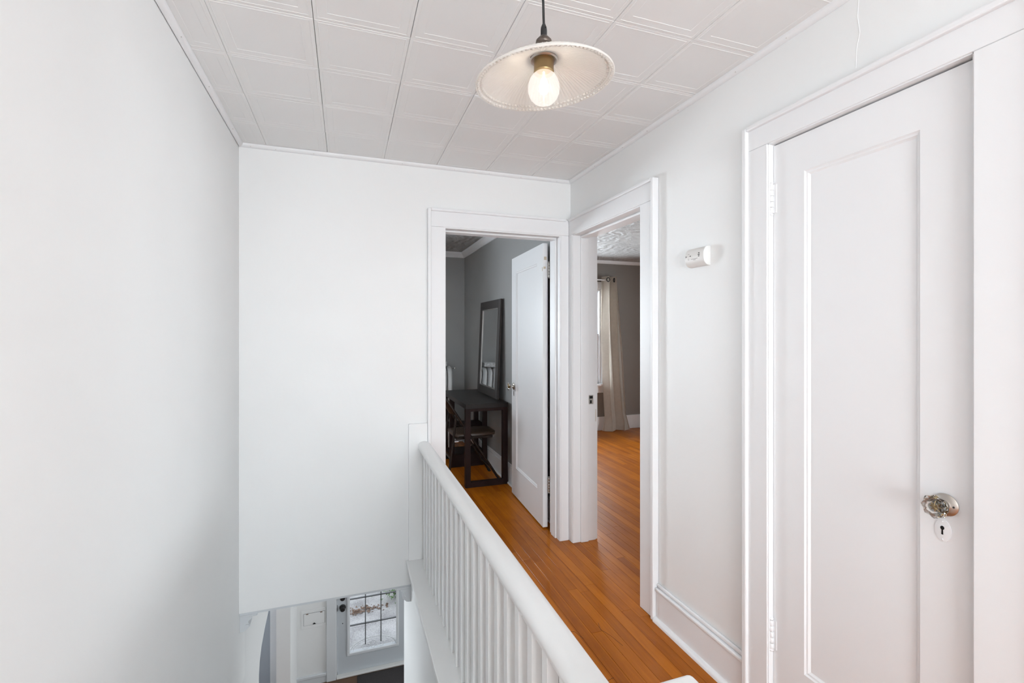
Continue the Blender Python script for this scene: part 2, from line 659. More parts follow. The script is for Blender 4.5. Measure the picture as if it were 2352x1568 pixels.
# bedroom skin
struct('wall_bedroom_back', wall('y', YB + 0.07, YB + 0.14, -2.0, XR, 0, CZ, [(D1[0] - 0.02, D1[1] + 0.02, -0.2, D1[3] + 0.02)]), 'grey',
       'grey bedroom side of the wall around the open door', 'wall')
struct('wall_bedroom_right', B().box(XR, XR + 0.07, YB + 0.07, YF, 0, CZ), 'grey', 'grey bedroom wall behind the leaning mirror', 'wall')
struct('wall_bedroom_front', wall('y', YF, YF + 0.2, -2.0, XR + 0.07, 0, CZ + 0.05, [WB]), 'grey',
       'dark grey far bedroom wall behind the radiator', 'wall')
struct('wall_bedroom_left', B().box(-2.1, -2.0, YB, YF + 0.2, 0, CZ + 0.05), 'grey', 'grey bedroom wall hidden on the left', 'wall')
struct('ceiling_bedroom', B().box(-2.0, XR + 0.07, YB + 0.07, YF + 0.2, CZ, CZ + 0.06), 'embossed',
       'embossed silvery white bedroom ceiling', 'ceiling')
# large room skin
struct('wall_room_inner', wall('x', XR + 0.07, XR + 0.145, 0.5, YF, 0, CZ,
       [(D2[0] - 0.02, D2[1] + 0.02, -0.2, D2[3] + 0.02), (D3[0] - 0.02, D3[1] + 0.02, 0, D3[3] + 0.02)]), 'taupe',
       'taupe room side of the wall with the doorway', 'wall')
struct('wall_room_front', wall('y', YF, YF + 0.2, XR + 0.07, 4.75, 0, CZ + 0.05, [WL]), 'taupe', 'dark taupe wall behind the beige curtain', 'wall')
struct('wall_room_right', wall('x', 4.6, 4.75, 1.45, YF, 0, CZ + 0.05, [WS]), 'taupe', 'taupe outer wall of the large room', 'wall')
struct('wall_room_back', B().box(XR + 0.145, 4.75, 1.4, 1.5, 0, CZ + 0.05), 'taupe', 'taupe rear wall of the large room', 'wall')
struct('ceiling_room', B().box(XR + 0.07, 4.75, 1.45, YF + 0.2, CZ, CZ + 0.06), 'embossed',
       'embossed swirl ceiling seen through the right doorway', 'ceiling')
# closet interior
struct('wall_closet', B().box(XR + 0.145, XR + 0.7, 0.45, 0.55, 0, CZ).box(XR + 0.7, XR + 0.78, 0.45, 1.4, 0, CZ), 'wall',
       'plain closet walls behind the closed closet door', 'wall')
struct('ceiling_closet', B().box(XR, XR + 0.8, -0.2, 1.46, CZ, CZ + 0.05), 'wall', 'closet ceiling behind the closed door', 'ceiling')

# ------------------------------------------------------------------ floor with strips
fl = struct('floor', B().box(0.40, XR + 0.145, 0.55, YB + 0.14, -0.10, -0.019).box(XL - 0.1, XR + 0.8, YR, 0.55, -0.10, -0.019)
            .box(-2.0, XR + 0.145, YB + 0.14, YF, -0.10, -0.019).box(XR + 0.145, 4.6, 0.5, YF, -0.10, -0.019), 'joint',
            'glossy orange hardwood strip floor of the landing and rooms', 'floor')
PW = 0.055


def plank_mesh():
    wv, c, h = (PW - 0.0013) / 2, 0.0002, 0.018
    e = c
    vs_ = []
    for z, ins in ((-h, 0.0), (-c, 0.0), (0.0, c)):
        for sx, sy in ((-1, 0), (1, 0), (1, 1), (-1, 1)):
            vs_.append((sx * (wv - ins), (ins if sy == 0 else 1 - ins) if ins else float(sy), z))
    fs = [(0, 3, 2, 1)]
    for k in (0, 4):
        fs += [(k + i, k + (i + 1) % 4, k + 4 + (i + 1) % 4, k + 4 + i) for i in range(4)]
    fs.append((8, 9, 10, 11))
    me = bpy.data.meshes.new('plank')
    me.from_pydata(vs_, [], fs)
    me.materials.append(M['wood'])
    return me


PM = plank_mesh()
planks = []
rows = int((4.6 + 0.56) / PW) + 2
for i in range(rows):
    xc = XL - 0.06 + PW * (i + 0.5)
    if xc < 0.40 - PW / 2:
        runs = [(YR, 0.56), (YB + 0.14, YF)]
    elif xc < XR + PW * 0.4:
        runs = [(YR, YF)] if xc > D1[0] - 0.05 else [(YR, YB + 0.02), (YB + 0.12, YF)]
    elif xc < 4.6:
        runs = [(1.45, YF)]
    else:
        continue
    rnd = random.Random(i * 31 + 5)
    for a, bb in runs:
        y = a - rnd.uniform(0, 0.9)
        while y < bb:
            ln = rnd.choice((0.55, 0.7, 0.85, 1.0, 1.2, 1.4, 1.6))
            y0, y1 = max(y, a), min(y + ln, bb)
            if y1 - y0 > 0.03:
                planks.append((xc, y0, y1))
            y += ln
# the doorway in the right wall: short strips under the casing line are covered by the rows above


def seen_size(p):
    x, y0, y1 = p
    if y1 < 0.5 or x < 0.44:
        return -1
    ym = (max(y0, 0.6) + y1) / 2
    d = 0.329 * x + 0.944 * ym
    if y0 > YB and x < 0.45:
        return -0.5
    ang = x / max(ym, 0.1)
    vis = 1.0
    if x > XR and (ang < 0.50 or ang > 0.70):
        vis = 0.15
    if x < XR and y0 > YB and ang < 0.16:
        vis = 0.2
    return vis * (y1 - y0) / (d * d * d)


planks.sort(key=seen_size, reverse=True)
for x, y0, y1 in planks[:298]:
    o = bpy.data.objects.new('plank', PM)
    COL.objects.link(o)
    o.parent = fl
    o.location = (x, y0 + 0.0004, random.uniform(-0.0001, 0.0))
    o.scale = (1, (y1 - y0 - 0.0008), 1)
rest = B()
for x, y0, y1 in planks[298:]:
    rest.box(x - PW / 2 + 0.0005, x + PW / 2 - 0.0005, y0 + 0.0004, y1 - 0.0004, -0.018, 0.0)
ro = obj('far_planks', rest, 'wood', fl)
ro['kind'] = 'stuff'

# old scratches in the varnish
for pts in ([(0.905, 2.03), (0.93, 1.98), (0.985, 1.955), (1.0, 1.90)], [(1.12, 1.98), (1.105, 1.93), (1.125, 1.88), (1.14, 1.80)],
            [(0.80, 1.62), (0.87, 1.60), (0.93, 1.63), (1.0, 1.645)], [(0.78, 1.18), (0.83, 1.12), (0.80, 1.06)]):
    obj('scratch', B().tube([(x, y, 0.0002) for x, y in pts], 0.0007, 5), 'joint', fl)

# ------------------------------------------------------------------ ceiling with tiles
ce = struct('ceiling', B().box(XL - 0.14, XR + 0.07, YR, YB + 0.07, CZ + 0.012, CZ + 0.07), 'backing',
            'white ceiling of square embossed tiles with thin dark joints', 'ceiling')
TS = 0.305


def tile_mesh(w_, d_, nm='ceiling_tile'):
    rings = [(0.0, 0.012), (0.0, 0.0014), (0.0014, 0.0), (0.011, 0.0), (0.0125, -0.0009), (0.0140, 0.0), (0.040, 0.0),
             (0.0412, 0.0008), (0.0435, 0.0008)]
    vs_, fs = [], []
    for ins, z in rings:
        ix = min(ins, w_ * 0.45)
        vs_ += [(ix, ins, z), (w_ - ix, ins, z), (w_ - ix, d_ - ins, z), (ix, d_ - ins, z)]
    for k in range(len(rings) - 1):
        fs += [(4 * k + i, 4 * k + i + 4, 4 * k + (i + 1) % 4 + 4, 4 * k + (i + 1) % 4) for i in range(4)]
    n = 4 * (len(rings) - 1)
    fs.append((n + 3, n + 2, n + 1, n))
    me = bpy.data.meshes.new(nm)
    me.from_pydata(vs_, [], fs)
    me.validate()
    bm = bmesh.new(); bm.from_mesh(me)
    bmesh.ops.recalc_face_normals(bm, faces=bm.faces[:])
    bm.to_mesh(me); bm.free()
    me.materials.append(M['tile'])
    return me


XG = [XL] + [-0.405 + TS * i for i in range(6)] + [XR]
tcache = {}
rt = random.Random(3)
for i in range(7):
    for j in range(20):
        y1 = 2.859 - TS * j
        y0 = y1 - TS
        if y1 > YB:
            y1 = YB
        y0 = max(y0, YR)
        if y1 - y0 < 0.02:
            continue
        x0, x1 = XG[i], XG[i + 1]
        gl_ = 0.0006 if i in (0,) else 0.0004
        gr = 0.0004
        if i == 2:
            gl_ = 0.0013 if j in (0, 2, 3, 4, 5) else 0.0006
        if i == 3:
            gl_ = 0.0013 if j in (1, 2, 4) else 0.0005
        if i in (4, 5, 6):
            gl_ = 0.0009
        gy = 0.0004 + rt.choice((0, 0, 0.0002, 0.0004))
        if (i, j) in ((3, 2), (2, 3), (2, 5), (1, 4)):
            gy += 0.0011
        w_, d_ = round(x1 - x0 - gl_ - gr, 4), round(y1 - y0 - gy - 0.0004, 4)
        if (w_, d_) not in tcache:
            tcache[(w_, d_)] = tile_mesh(w_, d_)
        o = bpy.data.objects.new('ceiling_tile', tcache[(w_, d_)])
        COL.objects.link(o)
        o.parent = ce
        o.location = (x0 + gl_, y0 + gy, CZ + rt.uniform(0, 0.0012))


# ceiling quarter-round mouldings
def qround(sx, sz, r=0.019):
    pts = [(0, 0)]
    for k in range(7):
        a = math.pi / 2 * k / 6
        pts.append((sx * (r * math.cos(a)), -r * math.sin(a)))
    return pts


def nails(parent, pts):
    for p in pts:
        obj('nail_head', B().ball(p, 0.0017, 6, 4), 'scuff', parent)


t1 = struct('trim_1', B().prism([(XL + 0.003 + a, CZ + b_) for a, b_ in qround(1, -1)], 'y', YR, YB - 0.001), 'trim',
            'white quarter round moulding between left wall and ceiling', 'moulding', True)
t2 = struct('trim_2', B().prism([(YB - 0.0005 - a, CZ + b_) for a, b_ in qround(1, -1)], 'x', XL + 0.004, XR), 'trim',
            'white quarter round moulding above the far wall', 'moulding', True)
t3 = struct('trim_3', B().prism([(XR - 0.0005 - a, CZ + b_) for a, b_ in qround(1, -1)], 'y', YR, YB - 0.001), 'trim',
            'white quarter round moulding between right wall and ceiling', 'moulding', True)
nails(t1, [(XL + 0.017, y, CZ - 0.0145) for y in (1.55, 1.86, 2.2, 2.62)])
nails(t2, [(x, YB - 0.014, CZ - 0.0145) for x in (-0.48, -0.36, -0.17, 0.31, 0.62, 0.84, 1.05, 1.3)])
nails(t3, [(XR - 0.014, y, CZ - 0.0145) for y in (1.2, 1.42, 1.75, 1.98, 2.2, 2.5)])
# thin shadow line where the left moulding has pulled away is the 3 mm gap left above

# ------------------------------------------------------------------ casings
CT = 0.021   # casing thickness
BB = 0.034   # back band thickness


def casing_y(name, label, x0, x1, zt, xo0, xo1, zo, jy1, band_l=True, band_r=True):
    """casing on a wall facing -Y, hall face at YB"""
    root = sempty(name, label, 'door casing', ((x0 + x1) / 2, YB, 0))
    obj('side_board', B().box(xo0, x0, YB - CT, YB, 0, zt, 0.0015), 'trim', root)
    obj('side_board', B().box(x1, xo1, YB - CT, YB, 0, zt, 0.0015), 'trim', root)
    obj('head_board', B().box(xo0, xo1, YB - CT, YB, zt + 0.0008, zo, 0.0015), 'trim', root)
    bw = 0.016
    if band_l:
        obj('back_band', B().box(xo0 - 0.004, xo0 + bw, YB - BB, YB, 0.026, zo + 0.002, 0.004, seg=2), 'trim', root)
    obj('back_band', B().box(xo0 + (bw if band_l else 0), xo1 - 0.022, YB - BB, YB, zo - 0.012, zo + 0.006, 0.004, seg=2), 'trim', root)
    return root


dc1 = casing_y('trim_4', 'white casing and jamb around the open bedroom door', D1[0], D1[1], D1[3], 0.460, XR - 0.0225, 2.104, 0)
# jamb liners with stops
y0j, y1j = YB - CT + 0.004, YB + 0.14
obj('jamb', B().box(D1[0] - 0.02, D1[0] - 0.001, y0j, y1j, 0, D1[3]), 'trim', dc1)
obj('jamb', B().box(D1[1] - 0.006, D1[1] + 0.02, y0j, y1j, 0, D1[3] - 0.006), 'trim', dc1)
obj('jamb_head', B().box(D1[0] - 0.02, D1[1] + 0.02, y0j, y1j, D1[3] - 0.006, D1[3] + 0.02), 'trim', dc1)
obj('door_stop', B().box(D1[1] - 0.018, D1[1] - 0.006, YB + 0.03, YB + 0.10, 0, D1[3] - 0.018, 0.004, seg=2), 'trim', dc1)
obj('door_stop', B().box(D1[0] - 0.001, D1[0] + 0.011, YB + 0.03, YB + 0.10, 0, D1[3] - 0.018, 0.004, seg=2), 'trim', dc1)
obj('door_stop', B().box(D1[0] - 0.001, D1[1] - 0.006, YB + 0.03, YB + 0.10, D1[3] - 0.018, D1[3] - 0.006, 0.004, seg=2), 'trim', dc1)


def casing_x(name, label, y0, y1, zt, yo0, yo1, zo, far_corner):
    root = sempty(name, label, 'door casing', (XR, (y0 + y1) / 2, 0))
    obj('side_board', B().box(XR - CT, XR, yo0, y0, 0, zt, 0.0015), 'trim', root)
    obj('side_board', B().box(XR - CT, XR, y1, yo1, 0, zt, 0.0015), 'trim', root)
    obj('head_board', B().box(XR - CT, XR, yo0, yo1, zt + 0.0008, zo, 0.0015), 'trim', root)
    bw = 0.016
    obj('back_band', B().box(XR - BB, XR, yo0 - 0.004, yo0 + bw, 0, zo + 0.002, 0.004, seg=2), 'trim', root)
    if not far_corner:
        obj('back_band', B().box(XR - BB, XR, yo1 - bw, yo1 + 0.004, 0, zo + 0.002, 0.004, seg=2), 'trim', root)
    obj('back_band', B().box(XR - BB, XR, yo0 + bw, yo1 - (0.0355 if far_corner else bw), zo - 0.012, zo + 0.006, 0.004, seg=2), 'trim', root)
    return root


dc2 = casing_x('trim_5', 'white casing and deep jamb of the doorway into the taupe room', D2[0], D2[1], D2[3], 1.911, YB - 0.0005, 2.104, True)
x0j, x1j = XR - CT + 0.004, XR + 0.150
obj('jamb', B().box(x0j, x1j, D2[1] - 0.008, D2[1] + 0.02, 0, D2[3] - 0.006), 'trim', dc2)
obj('jamb', B().box(x0j, x1j, D2[0] - 0.02, D2[0] + 0.001, 0, D2[3] - 0.006), 'trim', dc2)
obj('jamb_head', B().box(x0j, x1j, D2[0] - 0.02, D2[1] + 0.02, D2[3] - 0.006, D2[3] + 0.02), 'trim', dc2)
obj('door_stop', B().box(XR + 0.036, XR + 0.092, D2[1] - 0.022, D2[1] - 0.008, 0, D2[3] - 0.020, 0.004, seg=2), 'trim', dc2)
obj('door_stop', B().box(XR + 0.036, XR + 0.092, D2[0] + 0.001, D2[0] + 0.013, 0, D2[3] - 0.020, 0.004, seg=2), 'trim', dc2)
obj('door_stop', B().box(XR + 0.036, XR + 0.092, D2[0], D2[1] - 0.008, D2[3] - 0.020, D2[3] - 0.006, 0.004, seg=2), 'trim', dc2)
# room-side casing edge
obj('room_casing', B().box(XR + 0.145, XR + 0.166, D2[1] - 0.002, D2[1] + 0.10, 0, 2.1, 0.002), 'trim', dc2)
sp = obj('strike_plate', B().box(XR + 0.098, XR + 0.132, D2[1] - 0.0095, D2[1] - 0.006, 0.895, 0.955, 0.001), 'chrome', dc2)
obj('latch_hole', B().box(XR + 0.104, XR + 0.126, D2[1] - 0.0105, D2[1] - 0.007, 0.932, 0.949).box(XR + 0.107, XR + 0.119, D2[1] - 0.0105, D2[1] - 0.007, 0.900, 0.921), 'hole', sp)
obj('paint_chip', B().box(XR + 0.148, XR + 0.1515, D2[1] - 0.0088, D2[1] - 0.006, 0.78, 0.86), 'chip', dc2)

dc3 = casing_x('trim_6', 'white casing framing the closed closet door', D3[0], D3[1], D3[3], 0.560, 1.368, 2.108, False)
obj('jamb', B().box(x0j, XR + 0.1, D3[1] - 0.003, D3[1] + 0.018, 0, D3[3]), 'trim', dc3)
obj('jamb', B().box(x0j, XR + 0.1, D3[0] - 0.018, D3[0] + 0.003, 0, D3[3]), 'trim', dc3)
obj('jamb_head', B().box(x0j, XR + 0.1, D3[0] - 0.018, D3[1] + 0.018, D3[3] - 0.003, D3[3] + 0.018), 'trim', dc3)
obj('door_stop', B().box(XR + 0.045, XR + 0.065, D3[0], D3[1], D3[3] - 0.016, D3[3] - 0.003), 'trim', dc3)

# baseboard right
bs = struct('baseboard_right', B().box(XR - 0.017, XR, 1.3725, 1.9065, 0, 0.142, 0.002)
            .box(XR - 0.024, XR, 1.3725, 1.9065, 0.142, 0.158, 0.005, seg=3)
            .box(XR - 0.013, XR, 1.3725, 1.9065, 0.158, 0.176, 0.006, seg=3), 'trim', 'white moulded baseboard between the two right doors', 'baseboard', True)
obj('shoe_moulding', B().prism([(XR - 0.017, 0.0), (XR - 0.036, 0.0), (XR - 0.035, 0.008), (XR - 0.030, 0.015), (XR - 0.023, 0.019), (XR - 0.017, 0.020)], 'y', 1.3725, 1.9065), 'trim', bs, True)

# rooms: baseboards and crowns
struct('baseboard_bedroom', B().box(XR - 0.018, XR, YB + 0.14, YF, 0, 0.15, 0.002).box(XR - 0.012, XR, YB + 0.14, YF, 0.15, 0.18, 0.004)
       .box(XR - 0.034, XR - 0.018, YB + 0.2, YF, 0, 0.018, 0.004), 'trim', 'white baseboard along the bedroom wall under the desk', 'baseboard')
struct('baseboard_front', B().box(-2.0, XR - 0.02, YF - 0.018, YF, 0, 0.17, 0.003), 'trim', 'white baseboard on the far bedroom wall', 'baseboard')
struct('trim_7', B().prism([(XR, CZ - 0.068), (XR - 0.012, CZ - 0.068), (XR - 0.02, CZ - 0.05), (XR - 0.045, CZ - 0.02), (XR - 0.05, CZ - 0.001), (XR, CZ - 0.001)], 'y', YB + 0.141, YF), 'trim',
       'white crown moulding along the bedroom right wall', 'moulding')
struct('trim_8', B().prism([(YF, CZ - 0.068), (YF - 0.012, CZ - 0.068), (YF - 0.02, CZ - 0.05), (YF - 0.045, CZ - 0.02), (YF - 0.05, CZ - 0.001), (YF, CZ - 0.001)], 'x', -2.0, XR), 'trim',
       'white crown moulding across the far bedroom wall', 'moulding')
struct('trim_9', B().prism([(YF, CZ - 0.045), (YF - 0.012, CZ - 0.045), (YF - 0.02, CZ - 0.03), (YF - 0.03, CZ - 0.001), (YF, CZ - 0.001)], 'x', XR + 0.145, 4.6), 'trim',
       'cream crown moulding above the curtain', 'moulding')
struct('baseboard_room_side', B().box(4.582, 4.6, 1.5, YF - 0.018, 0, 0.19, 0.003), 'trim', 'white baseboard of the taupe room outer wall', 'baseboard')
struct('baseboard_room', B().box(XR + 0.16, 4.6, YF - 0.018, YF, 0, 0.19, 0.003), 'trim', 'white baseboard under the curtained window', 'baseboard')


# ------------------------------------------------------------------ doors
def panel_leaf(root, wid, hgt, th, stile, top, bot, side):
    """one-panel leaf in local coords: width along +Y, thickness +X (0 = visible face)."""
    rc = 0.011
    obj('stile', B().box(0, th, 0, stile, 0, hgt), 'trim', root, local=True)
    obj('stile', B().box(0, th, wid - stile, wid, 0, hgt), 'trim', root, local=True)
    obj('top_rail', B().box(0, th, stile, wid - stile, hgt - top, hgt), 'trim', root, local=True)
    obj('bottom_rail', B().box(0, th, stile, wid - stile, 0, bot), 'trim', root, local=True)
    obj('panel', B().box(rc, th - rc, stile, wid - stile, bot, hgt - top), 'trim', root, local=True)
    # sloped sticking round the panel: two small steps
    b = B()
    y0, y1, z0, z1 = stile, wid - stile, bot, hgt - top
    prof = [(0.001, 0.0), (0.0045, 0.004), (0.0055, 0.009), (0.009, 0.0125), (rc + 0.0005, 0.016), (rc + 0.0005, 0.0)]
    for (face) in (0, 1):
        vs_, fs = [], []
        for dx, ins in prof:
            x = dx if face == 0 else th - dx
            vs_ += [(x, y0 + ins, z0 + ins), (x, y1 - ins, z0 + ins), (x, y1 - ins, z1 - ins), (x, y0 + ins, z1 - ins)]
        for k in range(len(prof) - 2):
            fs += [(4 * k + i, 4 * k + (i + 1) % 4, 4 * k + 4 + (i + 1) % 4, 4 * k + 4 + i) for i in range(4)]
        b.poly(vs_, fs)
    obj('panel_moulding', b, 'trim', root, local=True)


def hinge(parent, x, y, z0, h, material, r=0.0075, leaf=None, n=5, local=False):
    hg = obj('hinge', B().lathe([(0, z0 - 0.010), (r * 0.7, z0 - 0.0085), (r, z0 - 0.004), (r * 0.65, z0 - 0.0005), (r * 0.65, z0)], 12, Matrix.Translation((x, y, 0)))
             .lathe([(0, z0 + h + 0.010), (r * 0.7, z0 + h + 0.0085), (r, z0 + h + 0.004), (r * 0.65, z0 + h + 0.0005), (r * 0.65, z0 + h)], 12, Matrix.Translation((x, y, 0))), material, parent, True, local)
    for k in range(n):
        a, c_ = z0 + h * k / n + 0.0006, z0 + h * (k + 1) / n - 0.0006
        obj('knuckle', B().lathe([(0, a), (r * 0.9, a), (r, a + 0.001), (r, c_ - 0.001), (r * 0.9, c_), (0, c_)], 12, Matrix.Translation((x, y, 0))), material, hg, True, local)
    if leaf:
        obj('hinge_leaf', B().box(*leaf, z0, z0 + h, 0.0005), material, hg, False, local)
    return hg


def cut_glass_knob(parent, base, axis_m, scale=1.0):
    """rosette, neck and faceted glass knob along local +z of axis_m at base"""
    Mx = Matrix.Translation(base) @ axis_m @ Matrix.Diagonal((scale, scale, scale, 1))
    ro_ = obj('rosette', B().lathe([(0, 0), (0.030, 0), (0.0305, 0.0025), (0.028, 0.005), (0.020, 0.0065), (0.014, 0.010), (0.0125, 0.016), (0.011, 0.017), (0, 0.017)], 32, Mx), 'nickel', parent, True, True)
    obj('screw', B().ball((Mx @ Vector((0.0, -0.021, 0.0065)))[:], 0.0028 * scale, 8, 6), 'black', ro_, True, True)
    nk = obj('knob_neck', B().lathe([(0.0, 0.014), (0.0105, 0.014), (0.0105, 0.026), (0.0145, 0.030), (0.0185, 0.033), (0.0195, 0.036), (0, 0.036)], 24, Mx), 'chrome', parent, True, True)

    def lob(th, j, r, z):
        s = 1 + 0.075 * math.cos(8 * th) * (1 if 0 < j < 7 else 0)
        return r * s, z
    kb = B().lathe([(0, 0.036), (0.017, 0.0365), (0.0265, 0.041), (0.0305, 0.046), (0.0295, 0.051), (0.024, 0.056), (0.0155, 0.058), (0.0120, 0.0555), (0, 0.0545)], 32, Mx, lob)
    obj('glass_knob', kb, 'knob_glass', parent, False, True)
    # silvered star core seen through the glass
    def star(th, j, r, z):
        return r * (1 + 0.35 * math.cos(8 * th)), z
    obj('knob_core', B().lathe([(0, 0.0385), (0.012, 0.040), (0.0085, 0.0455), (0, 0.048)], 32, Mx, star), 'brass', parent, False, True)


# closet door (door_2) - local frame: y along +Y from near jamb, face at x=0 towards the hall
dw = D3[1] - D3[0] - 0.010
dh = D3[3] - 0.016
cd = sempty('door_2', 'closed white single panel closet door with glass knob', 'door', (XR + 0.004, D3[0] + 0.0055, 0.008))
panel_leaf(cd, dw, dh, 0.036, 0.118, 0.122, 0.245, -1)
hy = D3[1] - (D3[0] + 0.0055)
for z0 in (1.775, 0.258):
    hinge(cd, -0.008, hy - 0.003, z0, 0.10, 'trim', 0.0078, (-0.0025, 0.0, hy - 0.019, hy - 0.006), local=True)
AX = Matrix.Rotation(math.radians(-90), 4, 'Y')      # local z -> -X
cut_glass_knob(cd, (-0.0005, 0.061, 0.932), AX, 0.90)
es = obj('keyhole_plate', B().lathe([(0, 0), (0.0175, 0), (0.0172, 0.0018), (0.012, 0.0030), (0, 0.0034)], 28, Matrix.Translation((0, 0.067, 0.866)) @ AX @ Matrix.Diagonal((1.62, 1.0, 1, 1))), 'trim', cd, True, True)
obj('keyhole', B().prism([(0.067 + 0.0042 * math.cos(a), 0.8725 + 0.0050 * math.sin(a)) for a in [math.pi * 2 * k / 12 for k in range(12)]], 'x', -0.0042, -0.003)
    .prism([(0.0650, 0.856), (0.0690, 0.856), (0.0684, 0.870), (0.0656, 0.870)], 'x', -0.0042, -0.003), 'hole', es, False, True)
obj('plate_screw', B().ball((-0.0032, 0.067, 0.8885), 0.0022, 8, 5, 0.5).ball((-0.0032, 0.067, 0.8435), 0.0022, 8, 5, 0.5), 'trim', es, True, True)

# bedroom door (door_1): hinge end near the jamb, opened towards the right wall
ang = -math.atan2(0.036, 0.76)
bd = sempty('door_1', 'open white single panel bedroom door with small glass knob', 'door', (1.292, 3.052, 0.010), ang)
panel_leaf(bd, 0.762, 1.978, 0.035, 0.120, 0.125, 0.235, -1)
for z0 in (1.742, 0.245):
    hinge(bd, 0.0425, -0.010, z0, 0.10, 'chrome', 0.0062, (0.033, 0.038, -0.003, 0.0), local=True)
cut_glass_knob(bd, (-0.0005, 0.762 - 0.062, 0.905), AX, 0.98)
obj('keyhole_plate', B().box(-0.003, 0.0, 0.762 - 0.070, 0.762 - 0.054, 0.825, 0.868, 0.002), 'nickel', bd, False, True)
obj('keyhole', B().box(-0.0036, -0.002, 0.762 - 0.0645, 0.762 - 0.0595, 0.834, 0.858), 'hole', bd, False, True)
obj('paint_chip', B().box(0.008, 0.027, -0.0006, 0.002, 1.862, 1.885).box(0.004, 0.020, -0.0006, 0.002, 1.80, 1.815)
    .box(-0.0006, 0.002, 0.006, 0.017, 1.785, 1.812), 'chip', bd, False, True)

# ------------------------------------------------------------------ stair railing
RXc = 0.435
rl = thing('stair_railing', 'white painted stair railing with square balusters and rounded handrail', 'railing', (0.42, 1.75, 0))
obj('base_board', B().box(0.332, 0.475, 0.56, YB, 0.0, 0.026, 0.004, seg=2), 'rail', rl)
prof = [(-0.022, 0.660), (0.022, 0.660), (0.024, 0.672), (0.029, 0.676), (0.0345, 0.684), (0.036, 0.696), (0.033, 0.708), (0.025, 0.717), (0.012, 0.7225), (0, 0.7235),
        (-0.012, 0.7225), (-0.025, 0.717), (-0.033, 0.708), (-0.036, 0.696), (-0.0345, 0.684), (-0.029, 0.676), (-0.024, 0.672)]
obj('handrail', B().prism([(RXc + a, b_) for a, b_ in prof], 'y', 0.62, YB - 0.018), 'rail', rl, True)
bal0 = B().box(-0.014, 0.014, -0.0155, 0.0155, 0.0, 0.66 - 0.026, 0.0012).mesh('baluster')
bal0.materials.append(M['rail'])
for k in range(24):
    y = 0.697 + 0.0915 * k
    if y > YB - 0.06:
        break
    o = bpy.data.objects.new('baluster', bal0)
    COL.objects.link(o)
    o.parent = rl
    o.location = Vector((RXc - 0.006, y, 0.026)) - Vector(rl.location)
obj('infill_panel', B().box(RXc + 0.009, RXc + 0.013, 0.64, YB - 0.018, 0.026, 0.66), 'panel', rl)
nw = obj('newel_post', B().box(0.378, 0.512, 0.485, 0.620, 0.0, 0.775, 0.003), 'rail', rl)
obj('newel_cap', B().box(0.358, 0.536, 0.463, 0.643, 0.775, 0.812, 0.012, seg=3), 'rail', nw, True)
obj('wall_post', B().box(0.346, 0.4555, YB - 0.019, YB, 0.026, 0.828, 0.0015), 'rail', rl)
obj('screw_head', B().ball((RXc - 0.0235, 1.10, 0.669), 0.003, 8, 5), 'scuff', rl)

# stairwell side wall below the floor, beneath the railing
struct('wall_stair_right', B().box(0.362, 0.455, 0.56, 3.22, LF, -0.001), 'lower_wall', 'shaded white wall of the stairwell under the railing', 'wall')
struct('wall_stair_head', B().box(XL, 0.36, 0.55, 0.56, LF, -0.02), 'lower_wall', 'white riser wall beneath the landing edge', 'wall')
st = B()
for k in range(13):
    z = -0.193 * (k + 1)
    y = 0.56 + 0.235 * k
    st.box(XL + 0.001, 0.361, y, y + 0.262, z - 0.03, z, 0.003).box(XL + 0.001, 0.361, y + 0.235, y + 0.25, z - 0.195, z - 0.03)
struct('floor_stairs', st, 'lower_floor', 'wooden stair flight descending below the railing', 'stairs')

# ------------------------------------------------------------------ lower hall
LC = -0.123
# wall under the stairwell's left side with an arched opening
arch = [(3.455, -0.95), (3.460, -0.86), (3.49, -0.79), (3.56, -0.735), (3.69, -0.695), (3.87, -0.665), (4.15, -0.645), (4.5, -0.64),
        (4.85, -0.655), (5.1, -0.69), (5.25, -0.76), (5.30, -0.9)]
ab = B()
ab.box(XL - 0.13, XL, YR, 3.0, LF, -0.5501).box(XL - 0.13, XL, 3.0, 3.455, LF, LC).box(XL - 0.13, XL, 5.30, YD, LF, LC)
for (ya, za), (yb_, zb_) in zip(arch[:-1], arch[1:]):
    ab.prism([(ya, za), (yb_, zb_), (yb_, LC), (ya, LC)], 'x', XL - 0.13, XL)
struct('wall_stair_left', ab, 'lower_wall', 'white lower stairwell wall ending in a curved archway', 'wall')
struct('ceiling_lower', B().box(-4.2, 3.6, YB + 0.13, YD + 0.2, LC, -0.10), 'lower_wall', 'lower hall ceiling below the bedroom floor', 'ceiling')
struct('trim_10', B().box(XL, 0.36, YB + 0.016, YB + 0.14, LC - 0.020, LC - 0.0005), 'lower_trim', 'thin edge strip under the white far wall, greyed for shade', 'moulding')  # greyer enamel stands in for shade on this recessed strip
struct('floor_lower', B().box(-4.2, 3.6, YR, YD + 0.05, LF - 0.05, LF), 'lower_floor', 'wooden floor of the lower entry hall', 'floor')
FD = (-0.108, 0.808, LF, -0.62)
struct('wall_entry_front', wall('y', YD, YD + 0.2, -0.81, 3.6, LF, LC, [(FD[0], FD[1], FD[2], FD[3])]), 'lower_wall', 'white entry wall holding the front door', 'wall')
struct('wall_living_front', wall('y', YD, YD + 0.2, -4.2, -0.81, LF, LC, [(-3.1, -1.7, LF + 0.5, LF + 2.0)]), 'blue_grey', 'blue grey wall glimpsed through the archway', 'wall')
struct('wall_living_left', B().box(-4.3, -4.2, YR, YD + 0.2, LF, LC), 'blue_grey', 'blue grey living room wall out of view', 'wall')
struct('wall_living_back', B().box(-4.3, XL - 0.13, YR - 0.1, YR, LF, LC), 'blue_grey', 'blue grey living room rear wall out of view', 'wall')
